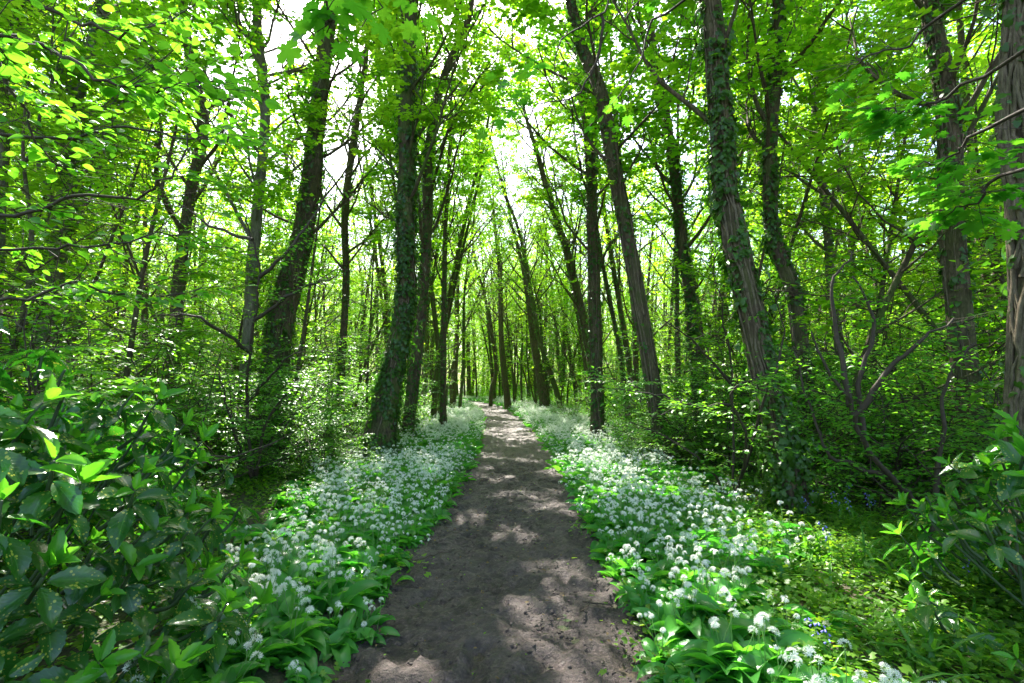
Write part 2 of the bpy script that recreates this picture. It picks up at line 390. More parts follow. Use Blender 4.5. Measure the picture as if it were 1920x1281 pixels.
# ------------------------------------------------------------------ branching
UP = np.array([0, 0, 1.])
def wander(r, p0, d0, L, n, wig=.12, up=.03):
    P = [np.array(p0, float)]; d = nrmz(np.array(d0, float))
    for i in range(n):
        d = nrmz(d + r.normal(0, wig, 3) + UP * up); P.append(P[-1] + d * L / n)
    return np.array(P)
class Foliage:
    def __init__(s): s.p, s.f, s.n, s.s = [], [], [], []
    def twig(s, r, pts, k, size, spread=.9, tilt=.28, droop=.15, petiole=.3):
        """leaves on alternate sides along a twig, lying roughly flat"""
        t = np.linspace(.12, 1, k) * (len(pts) - 1); i = np.minimum(t.astype(int), len(pts) - 2); f = (t - i)[:, None]
        c = pts[i] * (1 - f) + pts[i + 1] * f; d = nrmz(pts[i + 1] - pts[i])
        side = nrmz(np.cross(d, UP) + 1e-6) * np.where(np.arange(k) % 2, 1, -1)[:, None]
        fw = nrmz(d * (1 - spread * .5) + side * spread + r.normal(0, .2, (k, 3))); fw[:, 2] = fw[:, 2] * .4 - droop * r.random(k) * 2
        fw[-1] = d[-1]
        nn = UP + r.normal(0, tilt, (k, 3))
        s.p.append(c + fw * size * petiole); s.f.append(fw); s.n.append(nn); s.s.append(size * r.uniform(.6, 1.15, k))
    def emit(s, mb, tm, mat=0, width=1.0, keep=None, bend=.25):
        P, Fw, N, S = np.vstack(s.p), np.vstack(s.f), np.vstack(s.n), np.concatenate(s.s)
        if keep is not None:
            m = keep(P); P, Fw, N, S = P[m], Fw[m], N[m], S[m]
        if len(P): leaves(mb, tm, P, Fw, N, S, mat, width)
def twigs_along(r, wood, fo, br, n, L, k, size, rad=.004, flat=.35, **kw):
    for t in r.uniform(.2, 1, n):
        x = t * (len(br) - 1); i = min(int(x), len(br) - 2); p = br[i] + (br[i + 1] - br[i]) * (x - i)
        d = nrmz(br[i + 1] - br[i]); s = nrmz(np.cross(d, UP) + 1e-6) * r.choice([-1, 1])
        v = d * r.uniform(.3, 1) + s * r.uniform(.4, 1) + r.normal(0, .2, 3); v[2] *= flat
        tw = wander(r, p, v, L * r.uniform(.6, 1.3), 4, .16, .0)
        tube(wood, tw, np.linspace(rad, rad * .3, 5), 3); fo.twig(r, tw, k, size, **kw)

def grow_tree(r, wood, fo, pts, rad, start, n_br, blen, leaf, k, steep=.9, sub=5, tw=4, twl=.7, lean=(0, 0), side=8, dirs=None):
    pts = np.asarray(pts); n = len(pts)
    ln = np.concatenate([[0], np.cumsum(np.linalg.norm(np.diff(pts, axis=0), axis=1))]); T = ln[-1]
    az = r.uniform(0, 6.28)
    for b in range(n_br):
        t = start + (1 - start) * ((b + r.uniform(0, 1)) / n_br); h = t * T
        i = min(np.searchsorted(ln, h), n - 1); p = pts[i]; az += 2.4 + r.normal(0, .4)
        out = np.array([math.cos(az) + lean[0], math.sin(az) + lean[1], steep * r.uniform(.5, 1.5)])
        L = blen * r.uniform(.65, 1.2) * (1 - .45 * (t - start) / (1 - start + 1e-6))
        r0 = min(rad[i] * .42, .012 + L * .0085)
        br = wander(r, p, out, L, 8, .12, .05); tube(wood, br, np.linspace(r0, r0 * .25, 9), 6)
        for s in range(sub):
            q = r.uniform(.25, .95) * 8; j = int(q); d = nrmz(br[j + 1] - br[j])
            sd = nrmz(d + nrmz(r.normal(0, 1, 3)) * .9 + UP * .15); sl = L * r.uniform(.25, .45)
            sb = wander(r, br[j], sd, sl, 5, .14, .03); tube(wood, sb, np.linspace(r0 * .4, r0 * .12, 6), 4)
            twigs_along(r, wood, fo, sb, tw, twl, k, leaf)
        twigs_along(r, wood, fo, br, 2, twl, k, leaf)

def ivy_on(r, pts, rad, n, lo, hi, size, mb, seed=0, spread=.028):
    pts = np.asarray(pts); N = len(pts); T, A, B = frames(pts)
    x = r.uniform(lo, hi, n) ** 1.0 * (N - 1); th = r.uniform(0, 6.283, n)
    keep = fbm(np.cos(th) * 1.5 + 5, x * .35 + np.sin(th) * 1.5, 2, seed) > .47; x, th = x[keep], th[keep]; n = len(x)
    i = np.minimum(x.astype(int), N - 2); f = (x - i)[:, None]
    c = pts[i] * (1 - f) + pts[i + 1] * f; rr = rad[i] * (1 - f[:, 0]) + rad[i + 1] * f[:, 0]
    o = np.cos(th)[:, None] * A[i] + np.sin(th)[:, None] * B[i]
    p = c + o * (rr + np.abs(r.normal(0, spread, n)) + .01)[:, None]
    fw = -UP + r.normal(0, .45, (n, 3)) + o * .35; nn = o + UP * .45 + r.normal(0, .3, (n, 3))
    leaves(mb, IVYL, p, fw, nn, size * r.uniform(.35, 1.3, n))

def vines_on(r, pts, rad, n, mb, lo=0, hi=1, rv=.009, wob=.35):
    pts = np.asarray(pts); N = len(pts); T, A, B = frames(pts)
    for k in range(n):
        a = r.uniform(lo, lo + (hi - lo) * .5); b = r.uniform(a + .25 * (hi - lo), hi); m = int(max(8, (b - a) * 60))
        x = np.linspace(a, b, m) * (N - 1); i = np.minimum(x.astype(int), N - 2); f = (x - i)[:, None]
        c = pts[i] * (1 - f) + pts[i + 1] * f; rr = rad[i] * (1 - f[:, 0]) + rad[i + 1] * f[:, 0]
        th = r.uniform(0, 6.28) + np.cumsum(r.normal(0, wob, m)) * .35 + np.sin(np.linspace(0, r.uniform(2, 9), m)) * .3
        o = np.cos(th)[:, None] * A[i] + np.sin(th)[:, None] * B[i]; rv_ = rv * r.uniform(.5, 1.6)
        tube(mb, c + o * (rr + rv_ * .3)[:, None], np.linspace(rv_, rv_ * .4, m), 5, rough=.2, seed=k)

# where the leaf cover is open, so that sun reaches the floor: gaps in the crowns that run towards the sun
SUN_EL, SUN_AZ = R(50), R(-16)          # azimuth from straight ahead, positive to the right
SUN = np.array([math.sin(SUN_AZ) * math.cos(SUN_EL), math.cos(SUN_AZ) * math.cos(SUN_EL), math.sin(SUN_EL)])
GAPS = [(.02, 3.75, .42, .3), (.45, 3.45, .35, .28), (.62, 4.2, .4, .3), (.3, 4.65, .26, .25), (.1, 5.75, .3, .3), (.7, 3.1, .4, .26), (-.5, 3.1, .16, .16), (.6, 6.9, .35, .35), (-.5, 6.4, .25, .3), (.15, 7.7, .5, .3),
        (-.4, 9.2, .4, .3), (.5, 9.9, .6, .4), (0, 11.8, .8, .4), (.4, 14, .8, .4), (-2.3, 6.3, .7, .6), (-1.6, 8.5, .6, .6), (-1.5, 4.3, .35, .3), (1.6, 7.2, .6, .5), (1.6, 3.6, .5, .4), (2.5, 4.6, .7, .5), (1.5, 2.6, .4, .3),
        (2.9, 5.3, .6, .4), (-1.9, 2.9, .4, .4), (-2.4, 3.6, .4, .4), (-3.2, 7, .6, .6), (1.9, 9.5, .6, .6), (2.1, 3.2, .5, .3)]
def open_sky(P):
    q = P[:, :2] - SUN[:2] * (P[:, 2:3] / SUN[2]); x, y = q[:, 0], q[:, 1]
    g = (fbm(x * .9 + 3, y * .9, 3, 44) > np.where(y > 24, .51, np.where(x > 2.4, .495, np.where((x < -2.7) & (y > 3.5), .515, .57)))) & ((np.abs(x) > 1.1) | (y > 12))
    wx, wy = x + .42 * (fbm(x * 3, y * 3, 2, 45) - .5), y + .42 * (fbm(x * 3, y * 3, 2, 46) - .5)
    for a, b, c, d in GAPS: g |= ((wx - a) / c) ** 2 + ((wy - b) / d) ** 2 < 1.55
    for a, b, c, d in ((3.3, .8, .9, .8), (-1.3, .1, .7, .6), (-2.6, 1.2, .6, .6), (2.4, 1.6, .5, .5), (-.2, 1.3, .6, .5), (-2.2, 2.4, .4, .4), (3.4, 2.4, .4, .4)): g |= (((wx - a) / c) ** 2 + ((wy - b) / d) ** 2 < 1) & (P[:, 2] > 4.9)
    return g & (np.abs(x) < 14) & (y < 62) & (P[:, 2] > 1.9)

# near view cone kept clear of stray leaves close to the lens
def clear_lens(P, rad=1.0):
    d = np.linalg.norm(P - np.array([0, 0, CAM_H]), axis=1); return d > rad

# ------------------------------------------------------------------ hero trees, bottom to top in photo pixels
HERO = [
 # name, Y, [(px,py)...], [widths px at those], bark, ivy, vines, crown kind, label
 ('sycamore_tree', 10.5, [(712, 815), (735, 700), (762, 560), (760, 400), (763, 200), (772, 0)], [72, 52, 46, 42, 38, 34], 'bark_moss', 2600, 10, 'stout ivy-clad tree with a mossy foot rising from white garlic flowers left of the path'),
 ('sycamore_tree', 13.0, [(500, 838), (515, 700), (535, 560), (575, 400), (600, 200), (618, 0)], [74, 62, 56, 48, 40, 36], 'bark', 2400, 12, 'broad rough-barked tree leaning towards the path behind the spotted laurel bush'),
 ('sycamore_tree', 14.0, [(768, 775), (783, 640), (799, 480), (806, 290), (835, 130), (885, 0)], [28, 27, 25, 24, 20, 16], 'bark', 700, 4, 'slimmer tree just behind the stout mossy one, bending over the path at its top'),
 ('sycamore_tree', 6.2, [(1492, 965), (1465, 830), (1432, 690), (1388, 500), (1362, 350), (1343, 180), (1328, 0)], [66, 62, 58, 56, 55, 50, 46], 'bark', 2000, 26, 'thick leaning tree wrapped in woody ivy stems with its bare foot right of the path'),
 ('sycamore_tree', 10.5, [(1245, 860), (1212, 650), (1180, 460), (1155, 330), (1128, 180), (1090, 55), (1060, -40)], [38, 34, 33, 34, 34, 30, 26], 'bark', 700, 14, 'tall tree leaning over the path with a clump of dark ivy at its foot'),
 ('sycamore_tree', 14.5, [(1120, 800), (1117, 640), (1112, 430), (1104, 260), (1092, 130), (1125, -20)], [34, 30, 28, 25, 22, 20], 'bark', 900, 10, 'straight upright grey-brown tree closest to the right edge of the path'),
 ('sycamore_tree', 20.0, [(1118, 730), (1095, 600), (1065, 480), (1035, 380), (1003, 280), (985, 200)], [26, 22, 18, 15, 11, 8], 'bark', 700, 2, 'leaning forked tree arching over the path behind the straight grey-brown tree'),
 ('sycamore_tree', 9.0, [(1515, 800), (1490, 560), (1452, 430), (1440, 300), (1455, 150), (1462, 0)], [34, 32, 30, 30, 28, 26], 'bark', 1400, 14, 'ivy-hung tree with a slight crook, just behind the thick leaning trunk'),
 ('sycamore_tree', 13.0, [(1312, 760), (1300, 620), (1270, 390), (1250, 220), (1215, 0)], [26, 24, 23, 21, 18], 'bark', 1800, 2, 'slender tree thickly covered in dark ivy leaves right of the path'),
 ('beech_tree', 12.0, [(1585, 740), (1562, 560), (1543, 390), (1530, 240), (1534, 0)], [22, 20, 18, 17, 15], 'bark_pale', 100, 2, 'smooth slim grey tree standing against the brightest gap of sky on the right'),
 ('sycamore_tree', 7.2, [(1815, 760), (1800, 560), (1785, 430), (1772, 240), (1758, 100), (1750, 0)], [54, 50, 48, 46, 38, 34], 'bark', 700, 20, 'ivy-stemmed tree behind the sunlit sycamore bough at the right'),
 ('oak_tree', 3.9, [(1944, 960), (1932, 800), (1930, 600), (1926, 400), (1926, 200), (1916, 0)], [90, 72, 66, 68, 66, 62], 'bark', 420, 70, 'pale-barked tree netted with thick twisting ivy stems at the right edge'),
 ('beech_tree', 9.0, [(-20, 700), (-8, 480), (2, 260), (12, 100), (16, 0)], [36, 34, 32, 30, 30], 'bark_pale', 150, 2, 'pale grey tree cut by the left edge of the view'),
 ('beech_tree', 9.6, [(85, 640), (118, 440), (140, 260), (150, 130), (172, 20), (180, -60)], [36, 34, 32, 30, 26, 22], 'bark_pale', 900, 3, 'grey tree with ivy patches and a high fork, second from the left edge'),
 ('beech_tree', 12.0, [(325, 680), (340, 500), (356, 360), (374, 220), (352, 90), (345, 0)], [28, 26, 26, 26, 22, 20], 'bark', 300, 2, 'dark slender tree with a kinked upper trunk among the left-hand shrubs'),
 ('beech_tree', 12.5, [(462, 690), (478, 450), (494, 230), (489, 110), (484, 0)], [26, 25, 24, 22, 20], 'bark_pale', 60, 0, 'smooth bare grey trunk against the bright sky gap on the left'),
 ('sycamore_tree', 16.0, [(640, 700), (648, 540), (650, 400), (664, 250), (680, 120), (690, 0)], [19, 18, 17, 16, 14, 12], 'bark', 300, 0, 'thin tree between the two big left-hand trunks'),
 ('sycamore_tree', 33.0, [(951, 748), (940, 640), (937, 500), (928, 430), (925, 380)], [17, 13, 10, 8, 5], 'bark', 60, 0, 'many-branched slim tree standing where the path bends away'),
 ('sycamore_tree', 30.0, [(1018, 738), (1003, 650), (990, 560), (978, 490), (955, 400)], [24, 19, 13, 9, 6], 'bark', 200, 0, 'stout leaning tree in the garlic beyond the straight part of the path'),
 ('sycamore_tree', 27.0, [(1045, 738), (1015, 650), (998, 560), (975, 440), (940, 340)], [13, 11, 10, 8, 5], 'bark_moss', 120, 0, 'thin green-mossed tree slanting steeply over the far path'),
 ('sycamore_tree', 38.0, [(922, 728), (930, 690), (918, 600), (905, 540), (890, 480)], [9, 9, 8, 7, 5], 'bark', 0, 0, 'small leaning tree beside the far bend of the path'),
 ('beech_tree', 34.0, [(850, 720), (856, 640), (858, 560), (862, 480), (875, 400)], [13, 12, 10, 8, 5], 'bark', 0, 0, 'upright tree with steep forks left of the far path'),
]
for hi_, (nm, Y, px, wd, bark, ivn, vn, lab) in enumerate(HERO):
    r = np.random.default_rng(100 + hi_)
    C = [at(x, y, Y) for x, y in px]
    base = C[0].copy(); g = float(gz(base[0], base[1]))
    P = []
    if base[2] > g + .05: P.append(np.array([base[0] + (C[0][0] - C[1][0]) * .25, base[1], g - .15]))
    else: C[0][2] = g - .15
    P += C; W = [wd[0] * 1.08] * (len(P) - len(C)) + wd
    for i in range(len(P)): P[i] = P[i] + np.array([0, (i - 1) * .0025 * Y * r.normal(), 0])
    H = r.uniform(15, 19) if Y < 28 else r.uniform(15, 18)
    d = P[-1] - P[-2]; d = nrmz(d * np.array([.6, .6, 1])); top = P[-1]; left = H - top[2]; sg = max(.5, float(np.linalg.norm(P[-1] - P[-2]))); ext = int(max(1, left / (sg * 1.3)))
    rads = [w * Y / F / 2 * .78 for w in W]; re_ = rads[-1]
    for e in range(ext):
        d = nrmz(d + r.normal(0, .05, 3)); top = top + d * left / ext; P.append(top); rads.append(re_ * (1 - .85 * (e + 1) / ext))
    n = 90; pts = resample(P, n); rr = np.interp(np.linspace(0, len(P) - 1, n), np.arange(len(P)), rads)
    pts[:, :2] += np.stack([fbm(np.arange(n) * .18, np.full(n, hi_ * 3.1), 3, 1) - .5, fbm(np.arange(n) * .18, np.full(n, hi_ * 5.3), 3, 2) - .5], 1) * .16 * (np.arange(n) / n)[:, None] * (Y < 25)
    o3 = np.array([pts[0][0], pts[0][1], g]); pts = pts - o3
    root = empty(nm, o3, lab, 'tree')
    mb = MB(); tube(mb, pts, rr, 22 if Y < 15 else 12, rough=.15, seed=hi_, flare=.12)
    tro = mb.obj('trunk', M[bark], root)
    wood, fo = MB(), Foliage(); leanx = -.5 if o3[0] > 0 else .5
    if nm == 'oak_tree': st, nb = .55, 14
    elif Y > 25: st, nb = .3, 22
    else: st, nb = .27, 24
    grow_tree(r, wood, fo, pts, rr, st, nb + 3, 3.3 if Y < 11 else 4.2, .135, 14, steep=1.15, sub=6, tw=5, lean=(leanx * .4, -.1), twl=.75)
    wood.obj('branches', M[bark], root)
    cr = MB(); fo.emit(cr, LOBE if Y < 25 else DIA, keep=lambda P_: clear_lens(P_ + o3, 2.2) & ~open_sky(P_ + o3)); cr.obj('crown', M['canopy'] if hi_ % 3 else M['canopy_b'], root)
    if ivn:
        mb = MB(); ivy_on(r, pts, rr, ivn * 2, .01, .62, .075, mb, hi_); ivy_on(r, pts, rr, ivn, .05, .7, .085, mb, hi_ + 9, .09)
        if '1245' in str(px[0][0]) or px[0][0] in (1492, 712): ivy_on(r, pts, rr, 900, .0, .09, .085, mb, hi_ + 40, .1)
        mb.obj('ivy', M['ivy'], tro)
    if vn:
        mb = MB(); big = Y < 5
        vines_on(r, pts, rr, vn, mb, .0, .6 if Y > 5 else .45, .013 if not big else .019, .5 if not big else 1.1)
        mb.obj('ivy_stems', M['vine'], tro)

# ------------------------------------------------------------------ filler wood: prototypes then copies
def proto_tree(seed, kind):
    r = np.random.default_rng(seed); root = empty('woodland_tree', (0, 0, 0)); wood, fo, tr = MB(), Foliage(), MB()
    H = r.uniform(15, 18) if kind < 3 else r.uniform(7, 10); lean = r.normal(0, .9, 2)
    C = np.array([(0, 0, -.3), (lean[0] * .1, lean[1] * .1, H * .2), (lean[0] * .5 + r.normal(0, .2), lean[1] * .5, H * .5), (lean[0], lean[1], H * .78), (lean[0] * 1.3, lean[1] * 1.3, H)])
    n = 24; pts = resample(C, n); rb = r.uniform(.11, .18) if kind < 3 else .06; rr = np.linspace(1, .12, n) ** .8 * rb
    tube(tr, pts, rr, 9, rough=.14, seed=seed, flare=.35)
    if kind == 1:                                             # second stem from low down
        c2 = C + np.outer(np.linspace(0, 1, 5) ** .8, r.normal(0, 1, 3) * np.array([1.6, 1.6, .3])); p2 = resample(c2, n); tube(tr, p2, rr * .75, 8, rough=.14)
        grow_tree(r, wood, fo, p2, rr * .75, .35, 8, 3.2, .14, 12, steep=1.4, sub=4, tw=4)
    st = {0: .3, 1: .34, 2: .14, 3: .12}[kind]
    if kind == 3: grow_tree(r, wood, fo, pts, rr, st, 22, 2.7, .12, 12, steep=.45, sub=5, tw=4, twl=.6)
    else: grow_tree(r, wood, fo, pts, rr, st, 20, 3.9, .14, 13, steep=1.3 if kind < 2 else .8, sub=5, tw=4)
    tro = tr.obj('trunk', M['bark' if seed % 3 else 'bark_moss'], root); wood.obj('branches', M['bark'], root)
    cr = MB(); fo.emit(cr, DIA, width=1.3); cr.obj('crown', M['canopy' if seed in (200, 232) else 'canopy_b'], root)
    if kind in (0, 2):
        mb = MB(); ivy_on(r, pts, rr, 900, .01, .5, .09, mb, seed); mb.obj('ivy', M['ivy'], tro)
    return root
PT = [proto_tree(200 + i, k) for i, k in enumerate((0, 1, 2, 0, 1, 2, 0))]
PM = [proto_tree(230 + i, 3) for i in range(4)]
for p_ in PM: p_.name = 'sycamore_sapling'
hero_xy = np.array([[at(h[2][0][0], h[2][0][1], h[1])[0], h[1]] for h in HERO])
placed = [tuple(p) for p in hero_xy]; used = set(); nf = 0
def place(proto, x, y, s, group, label, cat='tree', tilt=0., rz=None):
    rot = (r_.normal(0, .03) , r_.normal(0, .03) + tilt, r_.uniform(0, 6.28) if rz is None else rz)
    o = copy_tree(proto)
    o.location = (x, y, float(gz(x, y)) - .02); o.rotation_euler = rot; o.scale = (s, s, s * r_.uniform(.93, 1.07))
    if -18 < x < 14 and y < 75 and cat == 'tree': open_crown(o)
    tag(o, label, cat, group); return o
from mathutils import Euler, Matrix
def open_crown(o):
    mat = np.array(Matrix.LocRotScale(o.location, o.rotation_euler, o.scale))
    for c in o.children:
        if not c.name.startswith('crown'): continue
        me = c.data; n = len(me.vertices); v = np.empty(n * 3, np.float32); me.vertices.foreach_get('co', v); v = v.reshape(-1, 4, 3)
        cen = v.mean(1) @ mat[:3, :3].T + mat[:3, 3]; k = ~open_sky(cen)
        if k.all(): continue
        v = v[k]; b = MB(); m = len(v); tv = (DIA[1][None] + (np.arange(m) * 4)[:, None, None]).reshape(-1, 3)
        b.add(v.reshape(-1, 3), np.tile(DIA[2], (m, 1)), tris=tv); c.data = b.mesh('crown', me.materials[0])
r_ = np.random.default_rng(5)
tries = 0
while nf < 245 and tries < 14000:
    tries += 1
    y = r_.uniform(3, 78) if nf > 5 else r_.uniform(-10, 2); x = r_.uniform(-.95, .95) * (9 + max(y, 0) * .95)
    dp = float(pdist(x, y))
    md = 2.2 if y < 26 else 3.1
    if dp < (2.6 if y < 40 else 1.8) or (-1 < y < 9.5 and abs(x) < 2 + y * 1.05): continue
    if y < 0.5 and dp < 3: continue
    if abs(x) < 5 and 9.5 <= y < 14: continue
    if min((x - a) ** 2 + (y - b) ** 2 for a, b in placed) < md * md: continue
    placed.append((x, y)); nf += 1
    sd = 'left' if x < 0 else 'right'
    if y < 3: g, l = 'trees added around the viewpoint to block sky light', 'tall tree added beside or behind the camera to block sky light'  # added trees, outside the frame, that hold back sky light from behind
    elif y < 24: g, l = f'slender trees in the undergrowth {sd} of the path', f'slender woodland tree rising out of the shrubs {sd} of the path'
    elif y < 45: g, l = f'trees deeper in the wood {sd} of the path', f'thin leafy tree deeper in the wood {sd} of the path'
    else: g, l = f'farthest trees {sd} of the far bend', f'far thin tree in the sunlit wood {sd} of the far bend'
    pr = PT[int(r_.integers(len(PT)))]
    place(pr, x, y, r_.uniform(.8, 1.12), g, l, tilt=(-1 if x > 0 else 1) * r_.uniform(0, .09) * (dp < 7), rz=None)

# slender trees whose tops arch over the path
na, tries = 0, 0
while na < 34 and tries < 6000:
    tries += 1
    y = r_.uniform(15, 62); i_ = int(np.abs(PL[:, 1] - y).argmin()) if y < 54 else 0; side = r_.choice([-1, 1])
    x = float(PL[i_, 0]) + side * r_.uniform(2.0, 5.2) if y < 54 else r_.uniform(-14, 10)
    dp = float(pdist(x, y))
    if dp < 1.7 or min((x - a) ** 2 + (y - b) ** 2 for a, b in placed) < 1.5 ** 2: continue
    placed.append((x, y)); na += 1; sd = 'left' if side < 0 else 'right'; zn = 'nearer' if y < 32 else 'farther'
    o = place(PT[int(r_.choice([0, 1, 3, 4, 6]))], x, y, r_.uniform(.6, .9), f'slim trees arching over the {zn} path from the {sd}', f'slim tree at the {sd} verge arching over the {zn} half of the path', rz=0.)
    o.rotation_euler = Euler((0, 0, r_.uniform(0, 6.28))).to_matrix().to_euler(); 
    o.rotation_euler = (Euler((0, -side * r_.uniform(-.02, .12), 0)).to_matrix() @ Euler((0, 0, r_.uniform(0, 6.28))).to_matrix()).to_euler()
# smaller leafy trees of the middle layer
nm_, tries, mid = 0, 0, []
while nm_ < 160 and tries < 9000:
    tries += 1
    y = r_.uniform(5.5, 50) if nm_ > 45 else r_.uniform(6, 20); x = r_.uniform(-1, 1) * (4 + y); dp = float(pdist(x, y))
    if dp < np.interp(y, [5, 12, 30, 50], [5.2, 4.6, 3.6, 2.6]): continue
    if y < 9 and abs(x) < 4.5: continue
    if min([(x - a) ** 2 + (y - b) ** 2 for a, b in mid] + [99]) < (1.6 if y < 20 else 2.0) ** 2 or min((x - a) ** 2 + (y - b) ** 2 for a, b in placed) < .6: continue
    mid.append((x, y)); nm_ += 1; sd = 'left' if x < 0 else 'right'; zn = 'near' if y < 16 else ('mid' if y < 30 else 'far')
    g, l = {'near': (f'leafy saplings under the big trees {sd} of the path', f'slim leafy sapling under the nearer big trees {sd} of the path'),
            'mid': (f'leafy saplings in the middle of the wood {sd} of the path', f'slim leafy sapling in the middle of the wood {sd} of the path'),
            'far': (f'leafy saplings near the far bend {sd} of the path', f'slim leafy sapling {sd} of the path near its far bend')}[zn]
    place(PM[int(r_.integers(4))], x, y, r_.uniform(.65, 1.15) * (.8 if dp < 5 else 1), g, l)

# ------------------------------------------------------------------ understorey shrubs
def proto_shrub(seed, H, n_st, tm, leaf, mat, tw=5, name='hazel_shrub', spread=.55):
    r = np.random.default_rng(seed); root = empty(name, (0, 0, 0)); wood, fo = MB(), Foliage()
    for s in range(n_st):
        a = r.uniform(0, 6.28); st = wander(r, (.12 * math.cos(a), .12 * math.sin(a), -.1), (spread * math.cos(a), spread * math.sin(a), 1), H * r.uniform(.65, 1.1), 9, .16, .03)
        tube(wood, st, np.linspace(.016, .004, 10), 5)
        for b in range(5):
            j = int(r.integers(2, 9)); az = r.uniform(0, 6.28)
            br = wander(r, st[j], (math.cos(az), math.sin(az), .35), r.uniform(.5, 1.1), 5, .16, .0); tube(wood, br, np.linspace(.007, .003, 6), 4)
            twigs_along(r, wood, fo, br, tw, .42, 10, leaf * 1.12, rad=.003, flat=.2, tilt=.22)
        twigs_along(r, wood, fo, st, 3, .42, 8, leaf, rad=.003, flat=.2)
    wood.obj('stems', M['twig'], root); mb = MB(); fo.emit(mb, tm); mb.obj('foliage', mat, root); return root
PS = [proto_shrub(300, 3.0, 8, OVAL, .062, M['under']), proto_shrub(301, 2.4, 9, LOBE, .085, M['under'], 4, 'sycamore_sapling'), proto_shrub(302, 3.6, 7, OVAL, .07, M['under']),
      proto_shrub(303, 1.6, 9, OVAL, .055, M['under'], 5), proto_shrub(304, 4.2, 7, LOBE, .09, M['canopy'], 5, 'sycamore_sapling', .4)]
ps_xy = []; ns = 0; tries = 0
while ns < 235 and tries < 9000:
    tries += 1
    y = r_.uniform(3.2, 46) if ns > 110 else r_.uniform(3.2, 16); x = r_.uniform(-1, 1) * (3.5 + y * .98); dp = float(pdist(x, y))
    lim = 3.3 if x < 0 else (2.7 if y > 8 else 3.9)
    if y > 24: lim = 2.4
    if dp < lim: continue
    if x < 0 and y < 8 and x > -4.2: continue
    if x > 0 and y < 5.2: continue
    if min([(x - a) ** 2 + (y - b) ** 2 for a, b in ps_xy] + [9]) < (.62 if y < 16 else 1.2) ** 2: continue
    ps_xy.append((x, y)); ns += 1
    k = int(r_.integers(5)); sd = 'left' if x < 0 else 'right'; low = dp < 4.2
    if low and k in (2, 4): k = 3
    zone = 'close to the viewpoint' if y < 8 else ('in the middle distance' if y < 20 else 'far into the wood')
    nmk = ('leafy hazel shrub', 'young sycamore bush', 'tall leafy hazel shrub', 'low leafy hazel shrub', 'tall sycamore sapling')[k]
    s = r_.uniform(.75, 1.15) * (.75 if low else 1)
    place(PS[k], x, y, s, f'{nmk}s {sd} of the path {zone}', f'{nmk} {sd} of the path {zone}', 'shrub')

for (x, y, k, s) in ((-4.6, 8.6, 0, .9), (-5.4, 9.6, 3, 1.3), (-4.2, 10.2, 3, 1.1), (-6.3, 10.8, 0, 1.0), (-3.9, 9.2, 3, .7), (4.4, 8.2, 0, .95), (5.3, 6.9, 3, 1.3), (4.1, 9.8, 1, .9), (6.4, 7.6, 0, 1.0), (5.8, 9.2, 2, .9), (3.6, 11.2, 3, 1.0), (-3.3, 12.6, 3, .9)):
    sd = 'left' if x < 0 else 'right'
    place(PS[k], x, y, s, f'leafy shrubs round the feet of the big {sd}-hand trees', f'bright leafy shrub round the feet of the big trees {sd} of the path', 'shrub')
for (x, y) in ((3.2, 30), (-4.0, 31), (2.6, 36), (-4.9, 38), (1.4, 43), (-6.2, 43.5), (3.4, 46), (-1.0, 52), (2.2, 55), (-4.5, 60), (.2, 62), (-8, 63)):
    sd = 'left' if x < PL[int(np.abs(PL[:, 1] - y).argmin()), 0] else 'right'
    place(PM[int(r_.integers(4))], x, y, r_.uniform(1.0, 1.35), f'leafy saplings closing over the far path from the {sd}', f'tall leafy sapling closing over the far path from its {sd} side')
for pr in PT + PM + PS: unused_fix(pr)
# ------------------------------------------------------------------ near boughs reaching into the top of the view
def bough(name, polys, tm, leaf, mat, label, seed, tw=5, twl=.35, k=7, root_at=None, rad=.012, flat=.5, tilt=.35, trunk=None, clear=.9):
    r = np.random.default_rng(seed); wood, fo = MB(), Foliage()
    o3 = np.array(root_at, float); root = empty(name, o3, label, 'tree')
    if trunk is not None:
        tb = MB(); tp = resample([np.array(p) - o3 for p in trunk], 26); tube(tb, tp, np.linspace(.07, .02, 26), 10, rough=.12, flare=.3); tb.obj('trunk', M['bark_pale'], root)
    for pl in polys:
        p = resample([np.array(q) - o3 for q in pl], 4 * len(pl)); p += r.normal(0, .012, p.shape)
        tube(wood, p, np.linspace(rad, rad * .25, len(p)), 6)
        twigs_along(r, wood, fo, p, tw * len(pl), twl, k, leaf, rad=.0028, flat=flat, tilt=tilt)
    wood.obj('branches', M['twig'], root); mb = MB(); fo.emit(mb, tm, keep=lambda P_: clear_lens(P_ + o3, clear) & ~open_sky(P_ + o3)); mb.obj('foliage', mat, root); return root
A = at
B0 = (-3.4, 2.3, -.1)
trunkB = [B0, (-3.3, 2.3, 1.2), (-3.15, 2.35, 2.6), (-3.0, 2.4, 4.2)]
